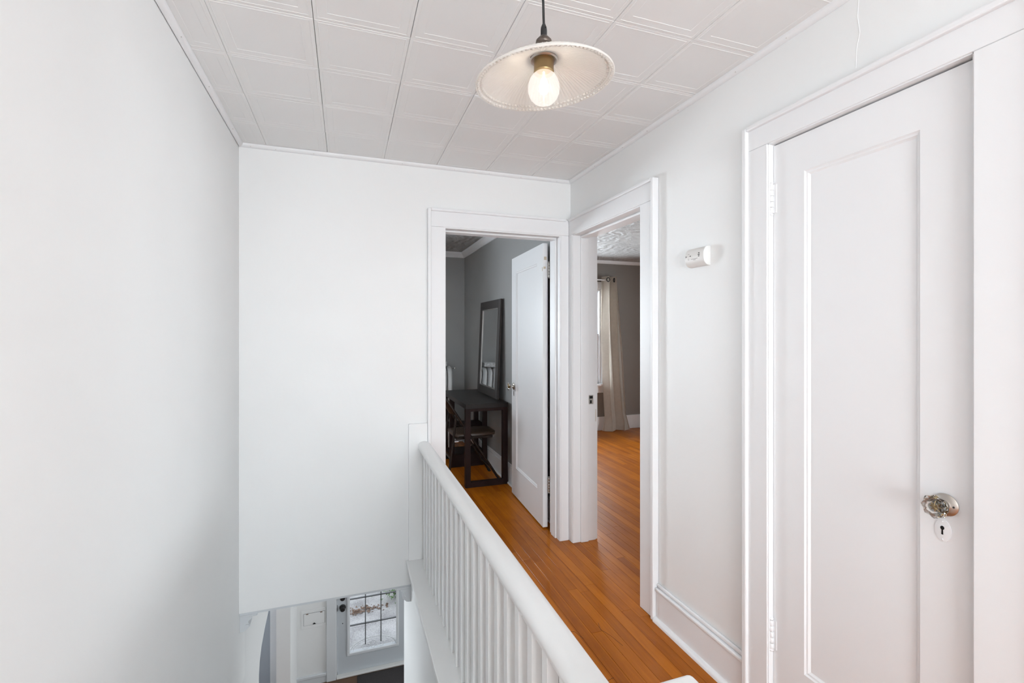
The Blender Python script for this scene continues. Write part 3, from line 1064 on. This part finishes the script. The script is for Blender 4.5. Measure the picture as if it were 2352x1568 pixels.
struct('ceiling_living', B().box(-4.3, XL - 0.13, YR, YB + 0.13, LC, -0.10), 'lower_wall', 'living room ceiling out of view', 'ceiling')
struct('wall_entry_right', wall('x', 3.5, 3.6, 3.1, YD + 0.2, LF, LC, [(3.7, 5.3, LF + 0.45, LF + 2.0)]), 'lower_wall', 'entry hall side wall out of view', 'wall')
struct('wall_entry_back', B().box(0.455, 3.6, 3.0, 3.1, LF, LC), 'lower_wall', 'entry hall wall behind the stairs', 'wall')

# mail panel wall left of the front door
tp = sempty('trim_11', 'grey white pilaster boards and recessed panel beside the front door', 'wall panelling', (-0.45, YD, LF))
obj('flat_board', B().box(-0.81, -0.66, YD - 0.012, YD, LF, LC), 'lower_trim', tp)
obj('pilaster', B().box(-0.66, -0.552, YD - 0.05, YD, LF, LC, 0.006, seg=2), 'lower_wall', tp)
obj('door_casing', B().box(-0.218, -0.112, YD - 0.03, YD, LF, -0.6, 0.003), 'lower_trim', tp)
obj('recessed_panel', B().box(-0.552, -0.218, YD - 0.006, YD, LF + 0.11, LC), 'lower_wall', tp)
obj('panel_ledge', B().box(-0.552, -0.218, YD - 0.028, YD, LF + 0.075, LF + 0.11, 0.006, seg=2), 'lower_trim', tp)
obj('panel_base', B().box(-0.552, -0.218, YD - 0.016, YD, LF, LF + 0.075), 'lower_trim', tp)
ml = thing('mail_slot', 'white mail flap with frame beside the front door', 'mail slot', (-0.36, YD - 0.006, -2.02))
obj('frame', B().box(-0.488, -0.222, YD - 0.012, YD - 0.006, -2.045, -1.835, 0.002), 'lower_wall', ml)
obj('flap', B().box(-0.462, -0.236, YD - 0.017, YD - 0.0125, -2.005, -1.872, 0.002), 'lower_wall', ml)
obj('flap_gap', B().box(-0.4645, -0.2335, YD - 0.0127, YD - 0.0120, -2.0075, -1.8695), 'came', ml)
for hx in (-0.425, -0.275):
    obj('flap_hinge', B().box(hx - 0.012, hx + 0.012, YD - 0.022, YD - 0.0165, -1.880, -1.866, 0.001), 'chrome', ml)
obj('flap_knob', B().ball((-0.350, YD - 0.025, -1.990), 0.009, 10, 8).box(-0.366, -0.334, YD - 0.022, YD - 0.0165, -2.002, -1.993, 0.002), 'black', ml)

# front door
fd = sempty('door_3', 'grey white front door with leaded glass window', 'door', (-0.10, YD + 0.03, LF + 0.02))
yf0, yf1 = YD + 0.03, YD + 0.075
gx0, gx1, gz0, gz1 = 0.036, 0.580, -2.455, -0.88
obj('leaf', wall('y', yf0, yf1, -0.100, 0.800, LF + 0.022, -0.64, [(gx0, gx1, gz0, gz1)]), 'frontdoor', fd)
gf = B()
for a, bq, c_, d in ((gx0 - 0.028, gx1 + 0.028, gz0 - 0.028, gz0 + 0.004), (gx0 - 0.028, gx1 + 0.028, gz1 - 0.004, gz1 + 0.028), (gx0 - 0.028, gx0 + 0.004, gz0 + 0.004, gz1 - 0.004), (gx1 - 0.004, gx1 + 0.028, gz0 + 0.004, gz1 - 0.004)):
    gf.box(a, bq, yf0 - 0.012, yf0, c_, d, 0.004)
obj('glass_frame', gf, 'lower_trim', fd)
obj('pane', B().box(gx0, gx1, yf0 + 0.018, yf0 + 0.022, gz0, gz1), 'pane', fd)
cw = (gx1 - gx0) / 3
for k in (1, 2):
    obj('muntin', B().box(gx0 + cw * k - 0.0055, gx0 + cw * k + 0.0055, yf0 + 0.010, yf0 + 0.030, gz0 + (0.06 if k else 0), gz1), 'came', fd)
for k in range(1, 5):
    z = gz0 + 0.315 * k
    if z < gz1 - 0.05:
        obj('muntin', B().box(gx0, gx1, yf0 + 0.010, yf0 + 0.030, z - 0.0055, z + 0.0055), 'came', fd)
ec = (gx0 + gx1) / 2


def arc(cx, cz, rx, rz, a0, a1, n=20):
    return [(cx + rx * math.cos(a0 + (a1 - a0) * k / n), yf0 + 0.017, cz + rz * math.sin(a0 + (a1 - a0) * k / n)) for k in range(n + 1)]


obj('etched_arch', B().tube(arc(ec, gz0 + 0.004, 0.262, 0.13, 0, math.pi), 0.004, 6).tube(arc(ec, gz0 + 0.004, 0.232, 0.105, 0, math.pi), 0.002, 6)
    .tube(arc(ec, gz0 + 0.05, 0.03, 0.045, 0, 2 * math.pi), 0.003, 6)
    .tube(arc(ec - 0.085, gz0 + 0.035, 0.05, 0.028, 0, 2 * math.pi), 0.003, 6)
    .tube(arc(ec + 0.085, gz0 + 0.035, 0.05, 0.028, 0, 2 * math.pi), 0.003, 6), 'lower_trim', fd)
YAX = Matrix.Rotation(math.radians(90), 4, 'X')   # local z -> -Y
for z, s in ((-1.893, 1.0), (-1.765, 0.9)):
    obj('door_knob' if s == 1 else 'deadbolt', B().lathe([(0, 0), (0.036 * s, 0), (0.036 * s, 0.006), (0.016, 0.012), (0.014, 0.03), (0.026, 0.038), (0.029, 0.05), (0.022, 0.06), (0, 0.063)], 24,
        Matrix.Translation((-0.042, yf0, z)) @ YAX), 'black', fd, True)
obj('bolt_hole', B().lathe([(0, 0), (0.006, 0), (0.005, 0.002), (0, 0.002)], 12, Matrix.Translation((-0.042, yf0, -2.085)) @ YAX), 'hole', fd)
obj('latch_plate', B().box(-0.1055, -0.1005, yf0 - 0.004, yf0 + 0.01, -1.93, -1.86), 'black', fd)
struct('trim_12', B().box(-0.108, 0.808, YD - 0.03, YD + 0.2, LF, LF + 0.02, 0.004), 'threshold', 'pale door threshold below the front door', 'threshold')
struct('trim_13', B().box(FD[0] - 0.0, FD[1], YD + 0.085, YD + 0.2, FD[3] - 0.02, FD[3]).box(FD[1] - 0.006, FD[1], YD + 0.08, YD + 0.2, LF, FD[3])
       .box(FD[0], FD[0] + 0.006, YD + 0.08, YD + 0.2, LF, FD[3]), 'lower_trim', 'outer stop of the front door frame', 'door frame')
tag(obj('door_mat', B().box(0.12, 0.90, 5.28, 5.90, 0, 0.014, 0.004), 'mat', base=(0, 0, LF), local=True), 'dark brown door mat on the lower floor inside the front door', 'door mat')


# corbels under the far wall
def corbel(x0, sgn, label):
    def X(a):
        return x0 + sgn * a
    c_ = thing('corbel', label, 'corbel', (x0, YB + 0.04, LC - 0.012), group='corbels under the far wall')
    y0, y1 = YB + 0.020, YB + 0.085
    zt = LC - 0.0205
    obj('corbel_top', B().box(X(0), X(0.084), y0 - 0.004, y1 + 0.004, zt - 0.013, zt, 0.003), 'lower_trim', c_)
    pts = [(0, 0), (0.060, 0), (0.058, -0.010), (0.047, -0.018), (0.040, -0.026), (0.042, -0.036), (0.048, -0.043), (0.047, -0.053), (0.040, -0.060), (0.034, -0.066), (0.026, -0.074), (0.012, -0.078), (0, -0.078)]
    obj('scroll', B().prism([(X(a), zt - 0.013 + b_) for a, b_ in pts], 'y', y0, y1), 'lower_trim', c_, True)
    obj('scroll_eye', B().lathe([(0, 0), (0.009, 0), (0.0085, 0.004), (0.004, 0.005), (0, 0.003)], 16, Matrix.Translation((X(0.036), y0, zt - 0.060)) @ YAX), 'lower_trim', c_, True)
    return c_


corbel(XL, 1, 'small white scroll corbel where far wall meets left wall')
corbel(0.362, -1, 'small white scroll corbel beside the foot of the railing')

# ------------------------------------------------------------------ exterior seen through the front door
struct('ground_path', B().box(-3, 5, 6.15, 7.02, -3.06, -2.76).box(-3, 5, 7.02, 7.30, -3.16, -2.90).box(-6, 8, 7.30, 16, -3.26, -3.02), 'concrete',
       'pale concrete steps and pavement outside the front door', 'pavement')
gp = B()
rg = random.Random(11)
for k in range(230):
    x, y = min(rg.gauss(0.18, 0.24), 0.62), 7.86 + rg.gauss(0, 0.05)
    a = rg.uniform(0, 6.28)
    r = rg.uniform(0.012, 0.03)
    z = -3.018 + rg.uniform(0, 0.012)
    gp.poly([(x + r * math.cos(a), y + r * math.sin(a), z), (x + 0.5 * r * math.cos(a + 1.6), y + 0.5 * r * math.sin(a + 1.6), z + 0.006),
             (x - r * math.cos(a), y - r * math.sin(a), z), (x + 0.5 * r * math.cos(a - 1.6), y + 0.5 * r * math.sin(a - 1.6), z + 0.004)], [(0, 1, 2, 3)])
tag(obj('leaf_litter', gp, 'leaf_dry'), 'scattered brown dead leaves on the pavement outside', 'leaves', kind='stuff')
sh = thing('shrub', 'small green shrub on the pavement edge outside the front door', 'shrub', (0.98, 8.0, -3.02))
obj('stem', B().tube([(0.90, 7.92, -3.02), (0.91, 7.93, -2.7), (0.93, 7.95, -2.3)], 0.045, 8), 'bark', sh, True)
lf = B()
for k in range(1100):
    c_ = Vector((0.92 + rg.gauss(0, 0.17), 8.10 + rg.gauss(0, 0.12), -2.80 + rg.gauss(0, 0.16)))
    d1 = Vector((rg.uniform(-1, 1), rg.uniform(-1, 1), rg.uniform(-0.6, 0.6))).normalized() * rg.uniform(0.02, 0.04)
    d2 = d1.cross(Vector((rg.uniform(-1, 1), rg.uniform(-1, 1), 1))).normalized() * 0.012
    lf.poly([c_ - d1, c_ + d2, c_ + d1, c_ - d2], [(0, 1, 2, 3)])
lo = obj('foliage', lf, 'leaf', sh)
lo['kind'] = 'stuff'

# ------------------------------------------------------------------ pendant lamp
LX, LY, LZ = 0.3924, 0.9222, 1.8985
pl = thing('pendant_lamp', 'pendant lamp with ribbed glass dish shade and bare bulb', 'pendant lamp', (LX, LY, LZ))
T0 = Matrix.Translation((LX, LY, LZ))
# the loose shade hangs a few degrees askew on its socket
TS_ = Matrix.Translation((LX, LY, LZ + 0.008)) @ Matrix.Rotation(math.radians(-4.8), 4, Vector((0.329, 0.944, 0))) @ Matrix.Rotation(math.radians(3.2), 4, Vector((0.944, -0.329, 0))) @ Matrix.Translation((0, 0, -0.008))
NR = 96


def rib(th, j, r, z):
    if r < 0.033 or r > 0.127:
        return r, z
    k = min(1, (r - 0.033) / 0.03)
    return r, z - 0.0015 * k * abs(math.cos(NR / 2 * th)) ** 0.8


sp_ = [(0.0275, 0.050), (0.031, 0.0485), (0.045, 0.044), (0.07, 0.0355), (0.095, 0.0260), (0.115, 0.0175), (0.127, 0.0115), (0.1285, 0.0100), (0.138, 0.004), (0.1445, -0.0005), (0.146, -0.003),
       (0.1445, -0.005), (0.137, -0.0005), (0.1275, 0.0060), (0.126, 0.0075), (0.115, 0.0135), (0.095, 0.0220), (0.07, 0.0315), (0.045, 0.040), (0.031, 0.0445), (0.0275, 0.0455)]
sh_ = obj('glass_shade', B().lathe(sp_, NR * 6, TS_, rib), 'shade', pl, True)
bd_ = B()
for row, (r, z, s, off) in enumerate(((0.1320, 0.0015, 0.0035, 0), (0.1400, -0.0030, 0.0035, 0.5))):
    for k in range(NR):
        a = 2 * math.pi * (k + off) / NR
        bd_.ball(tuple(TS_ @ Vector((r * math.cos(a), r * math.sin(a), z))), s, 6, 5, 1, 1, 0.8)
bo = obj('beaded_rim', bd_, 'shade', sh_, True)
bo['kind'] = 'stuff'
obj('socket_flange', B().lathe([(0.018, 0.0445), (0.0285, 0.0445), (0.0295, 0.042), (0.027, 0.040), (0.022, 0.042), (0.018, 0.042)], 40, T0), 'nickel', pl, True)
obj('socket', B().lathe([(0, 0.046), (0.0205, 0.046), (0.0208, 0.042), (0.0208, 0.019), (0.0214, 0.018), (0.0208, 0.0155), (0.0190, 0.0140), (0.0185, 0.020), (0, 0.024)], 40, T0), 'brass', pl, True)
obj('socket_cap', B().lathe([(0, 0.092), (0.009, 0.0915), (0.013, 0.087), (0.0165, 0.083), (0.0172, 0.078), (0.0165, 0.076), (0.0185, 0.073), (0.019, 0.056), (0.029, 0.0525), (0.029, 0.0515), (0, 0.0515)], 36, T0), 'bronze', pl, True)
sr = obj('cord_grip', B().lathe([(0, 0.088), (0.0068, 0.088), (0.0068, 0.105), (0.0062, 0.111), (0.0030, 0.119), (0, 0.119)], 20, T0), 'black', pl, True)
obj('grip_screw', B().ball((LX + 0.001, LY - 0.0066, LZ + 0.108), 0.0014, 8, 5), 'hole', sr, True)
obj('cord', B().tube([(LX, LY, LZ + 0.117), (LX - 0.0018, LY, LZ + 0.18), (LX - 0.0008, LY, LZ + 0.30), (LX, LY, CZ - 0.02)], 0.0026, 10), 'cord', pl, True)
obj('canopy', B().lathe([(0, 0), (0.055, 0), (0.055, -0.012), (0.045, -0.02), (0.006, -0.024), (0, -0.024)], 32, Matrix.Translation((LX, LY, CZ - 0.0005))), 'bronze', pl, True)
bprof = [(0.0150, 0.020), (0.0170, 0.016), (0.0235, 0.010), (0.0295, 0.001), (0.0328, -0.009), (0.0335, -0.018), (0.0322, -0.0275), (0.0280, -0.0375), (0.0205, -0.0455), (0.0105, -0.0505), (0, -0.052)]
bu = obj('bulb', B().lathe(bprof, 32, T0), 'bulb', pl, True)
obj('filament', B().ball((LX, LY, LZ - 0.018), 0.0105, 12, 8, 1, 1, 1.15), 'filament', bu, True)
obj('filament_stem', B().tube([(LX, LY, LZ + 0.018), (LX, LY, LZ - 0.010)], 0.0015, 6), 'filament', bu, True)
pd = bpy.data.lights.new('bulb_light', 'POINT')
pd.energy = 0.45
pd.color = (1.0, 0.88, 0.76)
pd.shadow_soft_size = 0.008
po = bpy.data.objects.new('bulb_light', pd)
COL.objects.link(po)
po.parent = pl
po.location = (0, 0, -0.018)

# ------------------------------------------------------------------ carbon monoxide alarm
co = thing('wall_alarm', 'small white alarm box with dark slots high on the right wall', 'alarm', (XR, 1.622, 1.684))
CA0, CA1, CAZ = 1.566, 1.678, 1.683


def co_depth(sn):
    return 0.008 + 0.028 * max(0.0, 1 - abs(sn) ** 2.6) ** 0.5


def co_prof(s=1.0):
    hz = 0.0395 * s
    pts = [(0, -hz)]
    for i in range(17):
        a = -1 + 2 * i / 16
        sn = math.sin(a * math.pi / 2)
        pts.append((-co_depth(sn) * s, hz * sn))
    pts.append((0, hz))
    return pts


obj('alarm_body', B().prism([(XR + a, CAZ + b_) for a, b_ in co_prof()], 'y', CA0 + 0.003, CA1 - 0.003), 'plastic', co, True)
obj('end_cap', B().prism([(XR + a, CAZ + b_) for a, b_ in co_prof(0.985)], 'y', CA0, CA0 + 0.003), 'plastic_end', co, True)
obj('end_cap', B().prism([(XR + a, CAZ + b_) for a, b_ in co_prof(0.985)], 'y', CA1 - 0.003, CA1), 'plastic_end', co, True)


def co_mark(nm, y, z, wy, hz, m_):
    x = XR - co_depth((z - CAZ) / 0.0395)
    obj(nm, B().box(x - 0.0005, x + 0.002, y - wy / 2, y + wy / 2, z - hz / 2, z + hz / 2, 0.0004), m_, co)


for z, wv in ((1.6955, 0.008), (1.6890, 0.011), (1.6825, 0.008)):
    co_mark('sound_slot', 1.593, z, wv, 0.0033, 'hole')
co_mark('indicator', 1.644, 1.6885, 0.0075, 0.0032, 'hole')
co_mark('indicator', 1.670, 1.6885, 0.0075, 0.0032, 'hole')
co_mark('printed_line', 1.620, 1.6745, 0.040, 0.0018, 'print')
co_mark('printed_line', 1.619, 1.6700, 0.015, 0.0018, 'print')
co_mark('printed_line', 1.655, 1.6975, 0.009, 0.0015, 'print')
co_mark('printed_line', 1.655, 1.6780, 0.010, 0.0015, 'print')
co_mark('printed_line', 1.655, 1.6730, 0.007, 0.0015, 'print')
co_mark('printed_line', 1.671, 1.6825, 0.005, 0.0015, 'print')

# ------------------------------------------------------------------ bedroom furniture
dk = thing('desk', 'dark espresso wooden desk with open frame legs and shelf end', 'desk', (1.185, 4.6, 0))
dx0, dx1, dy0, dy1 = 0.985, 1.378, 4.06, 5.12
obj('desk_top', B().box(dx0, dx1, dy0, dy1, 0.693, 0.735, 0.0015), 'desktop', dk)
lw = 0.047
for yy in (dy0 + 0.002, 4.725, dy1 - lw - 0.002):
    for xx in (dx0 + 0.001, dx1 - lw - 0.001):
        obj('leg', B().box(xx, xx + lw, yy, yy + lw, 0, 0.693, 0.0015), 'espresso', dk)
obj('foot_bar', B().box(dx0 + lw, dx1 - lw, dy0 + 0.002, dy0 + lw + 0.002, 0.0, 0.047, 0.0015), 'espresso', dk)
obj('foot_bar', B().box(dx0 + lw, dx1 - lw, 4.725, 4.745, 0.0, 0.13, 0.0015), 'espresso', dk)
obj('foot_bar', B().box(dx0 + lw, dx1 - lw, dy1 - lw, dy1 - 0.02, 0.0, 0.05, 0.0015), 'espresso', dk)
obj('shelf', B().box(dx0 + 0.004, dx1 - 0.004, 4.773, dy1 - lw - 0.003, 0.365, 0.405, 0.0015), 'espresso', dk)
obj('shelf', B().box(dx0 + 0.004, dx1 - 0.004, 4.773, dy1 - lw - 0.003, 0.085, 0.125, 0.0015), 'espresso', dk)
obj('top_rail', B().box(dx0 + lw, dx1 - lw, dy0 + 0.004, dy0 + 0.03, 0.668, 0.693), 'espresso', dk)

# folding chair pushed under the desk, facing +X
fc = thing('folding_chair', 'brown metal folding chair with padded vinyl seat under the desk', 'chair', (1.09, 4.31, 0))
yn, yf_ = 4.135, 4.495
RT = 0.011


def mx_(z):
    return 1.335 - (1.335 - 0.795) * z / 0.83


for y in (yn, yf_):
    obj('front_leg', B().tube([(mx_(0.012), y, 0.012), (mx_(0.45), y, 0.45), (mx_(0.63), y, 0.63)], RT, 10), 'chair_metal', fc, True)
    obj('rear_leg', B().tube([(0.845, y + (0.018 if y == yn else -0.018), 0.012), (0.925, y + (0.018 if y == yn else -0.018), 0.63)], RT * 0.95, 10), 'chair_metal', fc, True)
    obj('rubber_foot', B().tube([(mx_(0.0) , y, 0.0), (mx_(0.03), y, 0.03)], RT * 1.3, 10), 'black', fc, True)
    obj('rubber_foot', B().tube([(0.8435, y + (0.018 if y == yn else -0.018), 0.0), (0.8475, y + (0.018 if y == yn else -0.018), 0.03)], RT * 1.3, 10), 'black', fc, True)
    obj('side_brace', B().tube([(0.945, y + (0.012 if y == yn else -0.012), 0.435), (1.17, y + (0.012 if y == yn else -0.012), 0.425)], 0.007, 8), 'chair_metal', fc, True)
top = [(mx_(0.63), yn, 0.63), (mx_(0.76), yn, 0.76), (mx_(0.80) , yn + 0.012, 0.80), (mx_(0.825), yn + 0.05, 0.825), (mx_(0.835) - 0.012, (yn + yf_) / 2, 0.835), (mx_(0.825), yf_ - 0.05, 0.825), (mx_(0.80), yf_ - 0.012, 0.80), (mx_(0.76), yf_, 0.76), (mx_(0.63), yf_, 0.63)]
obj('back_frame', B().tube(top, RT, 10), 'chair_metal', fc, True)
bk = B()
nb = 12
vs_, fs = [], []
for j in range(7):
    z = 0.625 + 0.18 * j / 6
    for i in range(nb + 1):
        y = yn + 0.006 + (yf_ - yn - 0.012) * i / nb
        s = math.sin(math.pi * i / nb)
        edge = 0.012 * (1 - min(1, 4 * min(i, nb - i) / nb)) * (1 if j in (0, 6) else 0) * (1 if j == 0 else -1)
        x = mx_(z) - 0.030 * s
        vs_.append((x - 0.004, y, z + edge))
for j in range(6):
    for i in range(nb):
        a = j * (nb + 1) + i
        fs.append((a, a + 1, a + nb + 2, a + nb + 1))
bk.poly(vs_, fs)
bmesh.ops.solidify(bk.bm, geom=bk.bm.faces[:], thickness=0.010)
obj('backrest', bk, 'chair_vinyl', fc, True)
seat = [(0.905, 4.175), (0.905, 4.455), (0.935, 4.478), (1.24, 4.470), (1.285, 4.455), (1.308, 4.40), (1.308, 4.23), (1.285, 4.175), (1.24, 4.160), (0.935, 4.152)]
cen = Vector((1.1, 4.315))
sb = B()
rings = []
for ins, z in ((0.008, 0.428), (0.0, 0.434), (0.0, 0.450), (0.008, 0.458), (0.03, 0.461)):
    rings.append([sb.bm.verts.new((cen.x + (p[0] - cen.x) * (1 - ins / 0.2), cen.y + (p[1] - cen.y) * (1 - ins / 0.2), z)) for p in seat])
for A, C in zip(rings[:-1], rings[1:]):
    for k in range(len(seat)):
        sb.bm.faces.new((A[k], A[(k + 1) % len(seat)], C[(k + 1) % len(seat)], C[k]))
sb.bm.faces.new(rings[0][::-1]); sb.bm.faces.new(rings[-1])
obj('seat', sb, 'chair_vinyl', fc, True)
obj('seat_pan', B().box(0.925, 1.27, 4.17, 4.46, 0.405, 0.426, 0.004), 'chair_metal', fc)
xz = 0.845 + 0.08 * 0.22 / 0.63
obj('rear_crossbar', B().tube([(xz + 0.003, yn + 0.018, 0.24), (xz + 0.003, yf_ - 0.018, 0.24)], 0.008, 8), 'chair_metal', fc, True)
obj('front_crossbar', B().tube([(mx_(0.13), yn, 0.13), (mx_(0.13), yf_, 0.13)], 0.008, 8), 'chair_metal', fc, True)

# mirror leaning on the desk against the wall
mr_ = thing('leaning_mirror', 'dark framed rectangular mirror leaning on the desk against the wall', 'mirror', (1.333, 4.26, 0.7355))
tilt = math.atan2(0.040, 0.95)
MM = Matrix.Rotation(tilt, 4, 'Y')     # local: x thickness (+ behind), y width, z up
W_, H_, F_ = 0.705, 0.950, 0.083


def mbox(x0, x1, y0, y1, z0, z1, bev=0.0):
    return B().box(x0, x1, y0, y1, z0, z1, bev, MM)


obj('frame_side', mbox(0, 0.022, 0, F_, 0, H_, 0.002), 'pewter', mr_, local=True)
obj('frame_side', mbox(0, 0.022, W_ - F_, W_, 0, H_, 0.002), 'pewter', mr_, local=True)
obj('frame_top', mbox(0, 0.022, F_, W_ - F_, H_ - F_, H_, 0.002), 'pewter', mr_, local=True)
obj('frame_bottom', mbox(0, 0.022, F_, W_ - F_, 0, F_, 0.002), 'pewter', mr_, local=True)
obj('inner_bead', B().box(0.0005, 0.012, F_, F_ + 0.008, F_, H_ - F_, 0, MM).box(0.0005, 0.012, W_ - F_ - 0.008, W_ - F_, F_, H_ - F_, 0, MM)
    .box(0.0005, 0.012, F_, W_ - F_, F_, F_ + 0.008, 0, MM).box(0.0005, 0.012, F_, W_ - F_, H_ - F_ - 0.008, H_ - F_, 0, MM), 'silver_edge', mr_, local=True)
obj('mirror_glass', mbox(0.008, 0.013, F_ - 0.004, W_ - F_ + 0.004, F_ - 0.004, H_ - F_ + 0.004), 'mirror', mr_, local=True)

# radiator
rd = thing('radiator', 'white cast iron column radiator against the far bedroom wall', 'radiator', (0.85, 5.68, 0))
zt, zb = 0.965, 0.10
pathp = []
yfr, ybk = 5.575, 5.745
for k in range(9):
    a = math.pi * k / 8
    pathp.append((0, (yfr + ybk) / 2 - (ybk - yfr) / 2 * math.cos(a), zt - 0.085 - 0.03 + 0.085 * math.sin(a)))
for k in range(9):
    a = math.pi * k / 8
    pathp.append((0, (yfr + ybk) / 2 + (ybk - yfr) / 2 * math.cos(a), zb + 0.085 - 0.085 * math.sin(a)))
secb = B().tube(pathp, 0.029, 12, closed=True)
secb.box(-0.012, 0.012, yfr, ybk, zb + 0.02, zb + 0.05).box(-0.012, 0.012, yfr + 0.02, ybk - 0.02, zt - 0.11, zt - 0.04)
sec = secb.mesh('section', (0, 5.68, 0), True)
sec.materials.append(M['radiator'])
for k in range(13):
    o = bpy.data.objects.new('section', sec)
    COL.objects.link(o)
    o.parent = rd
    o.location = (1.165 - 0.068 * k - 0.85, 0, 0)
for z in (0.17, 0.885):
    obj('pipe_hub', B().tube([(0.33, 5.66, z), (1.165, 5.66, z)], 0.026, 12), 'radiator', rd, True)
for k in (0, 12):
    for y in (yfr, ybk):
        obj('foot', B().box(1.165 - 0.068 * k - 0.02, 1.165 - 0.068 * k + 0.02, y - 0.02, y + 0.02, 0.0, zb + 0.03, 0.004), 'radiator', rd)
obj('air_valve', B().tube([(1.19, 5.60, 0.935), (1.225, 5.60, 0.935)], 0.006, 8).ball((1.232, 5.60, 0.937), 0.012, 8, 6).box(1.219, 1.223, 5.585, 5.615, 0.922, 0.95), 'chrome', rd, True)
tag(obj('radiator_shelf', B().box(-0.27, 0.365, -0.115, 0.155, 0, 0.056, 0.006), 'shelf_stone', base=(0.76, 5.665, 0.966), local=True), 'speckled pale slab resting on top of the radiator', 'shelf')


# ------------------------------------------------------------------ windows
def window(name, label, x0, x1, z0, z1, y_in, sill, mid):
    """double hung window in a wall facing -Y whose inner face is y_in"""
    r = sempty(name, label, 'window', ((x0 + x1) / 2, y_in, z0))
    c = 0.095
    obj('casing_side', B().box(x0 - c, x0, y_in - 0.02, y_in, z0, z1, 0.002), 'trim', r)
    obj('casing_side', B().box(x1, x1 + c, y_in - 0.02, y_in, z0, z1, 0.002), 'trim', r)
    obj('casing_head', B().box(x0 - c, x1 + c, y_in - 0.022, y_in, z1, z1 + c, 0.002), 'trim', r)
    obj('sill', B().box(x0 - c - 0.02, x1 + c + 0.02, y_in - 0.055, y_in + 0.06, z0 - 0.028, z0, 0.004, seg=2), 'trim', r)
    obj('apron', B().box(x0 - c, x1 + c, y_in - 0.018, y_in, z0 - 0.125, z0 - 0.028, 0.002), 'trim', r)
    obj('frame', B().box(x0, x0 + 0.03, y_in, y_in + 0.12, z0, z1).box(x1 - 0.03, x1, y_in, y_in + 0.12, z0, z1).box(x0 + 0.03, x1 - 0.03, y_in, y_in + 0.12, z1 - 0.03, z1), 'trim', r)
    a, b_ = x0 + 0.03, x1 - 0.03
    for (q0, q1, yy) in ((z0 + 0.002, mid + 0.02, y_in + 0.03), (mid - 0.02, z1 - 0.03, y_in + 0.066)):
        s = obj('sash', B().box(a, a + 0.045, yy, yy + 0.032, q0, q1).box(b_ - 0.045, b_, yy, yy + 0.032, q0, q1)
                .box(a + 0.045, b_ - 0.045, yy, yy + 0.032, q0, q0 + 0.05).box(a + 0.045, b_ - 0.045, yy, yy + 0.032, q1 - 0.04, q1), 'trim', r)
        obj('pane', B().box(a + 0.045, b_ - 0.045, yy + 0.014, yy + 0.018, q0 + 0.05, q1 - 0.04), 'pane', s)
    return r


window('window_1', 'white sash window beside the beige curtain in the taupe room', WL[0], WL[1], WL[2], WL[3], YF, 0, 1.32)
window('window_2', 'white sash window of the grey bedroom left of the radiator', WB[0], WB[1], WB[2] + 0.06, WB[3], YF, 0, 1.55)

# curtain and rod
rod = thing('curtain_rod', 'thin white curtain rod above the window in the taupe room', 'curtain rod', (2.8, YF - 0.10, 2.085))
obj('rod', B().tube([(1.98, YF - 0.10, 2.085), (3.40, YF - 0.10, 2.085)], 0.0085, 10), 'trim', rod, True)
for xx in (1.97, 3.405):
    obj('finial', B().ball((xx, YF - 0.10, 2.085), 0.015, 10, 8), 'trim', rod, True)
for xx in (2.05, 3.37):
    obj('bracket', B().box(xx - 0.008, xx + 0.008, YF - 0.10, YF, 2.066, 2.078), 'trim', rod)
cu = thing('curtain', 'beige linen grommet curtain pooling on the floor by the window', 'curtain', (3.45, YF - 0.10, 0.01))
cb = B()
NU, NV = 60, 30
vs_, fs = [], []
for j in range(NV + 1):
    t = j / NV                      # 0 top .. 1 floor
    z = 2.135 - (2.125 * t)
    xl = 3.312 + 0.0 * t + 0.045 * t ** 3
    xr = 3.575 + 0.165 * t ** 1.1
    if t > 0.93:
        xl -= 0.05 * (t - 0.93) / 0.07
        xr += 0.01
    for i in range(NU + 1):
        s = i / NU
        amp = 0.050 * (1 - 0.35 * t) + 0.012 * math.sin(5 * t + 3 * s)
        ph = 2 * math.pi * (2.25 * s + 0.10 * math.sin(3 * t)) + 0.5
        x = xl + (xr - xl) * (s + 0.035 * math.sin(2 * ph))
        y = YF - 0.105 + amp * math.sin(ph) - 0.05 * max(0, t - 0.9) / 0.1 * s
        if t > 0.95:
            y -= 0.03 * math.sin(7 * s) * (t - 0.95) / 0.05
        vs_.append((x, y, z))
for j in range(NV):
    for i in range(NU):
        a = j * (NU + 1) + i
        fs.append((a, a + 1, a + NU + 2, a + NU + 1))
cb.poly(vs_, fs)
bmesh.ops.solidify(cb.bm, geom=cb.bm.faces[:], thickness=0.003)
cl_ = obj('cloth', cb, 'linen', cu, True)
for gx, gy, wx in ((3.376, YF - 0.158, 0.024), (3.487, YF - 0.128, 0.010)):
    pts = [(gx + wx * math.sin(a), gy, 2.085 + 0.026 * math.cos(a)) for a in [2 * math.pi * k / 16 for k in range(16)]]
    obj('grommet', B().tube(pts, 0.0065, 8, closed=True), 'black', cl_, True)

# landing window frame behind the viewer
r = sempty('window_3', 'white landing window behind the viewer', 'window', ((WR[0] + WR[1]) / 2, YR, WR[2]))
wf = B()
for a, b_, c_, d in ((WR[0], WR[0] + 0.05, WR[2], WR[3]), (WR[1] - 0.05, WR[1], WR[2], WR[3]), (WR[0] + 0.05, WR[1] - 0.05, WR[2], WR[2] + 0.05), (WR[0] + 0.05, WR[1] - 0.05, WR[3] - 0.05, WR[3])):
    wf.box(a, b_, YR - 0.09, YR - 0.03, c_, d)
obj('frame', wf, 'trim', r)
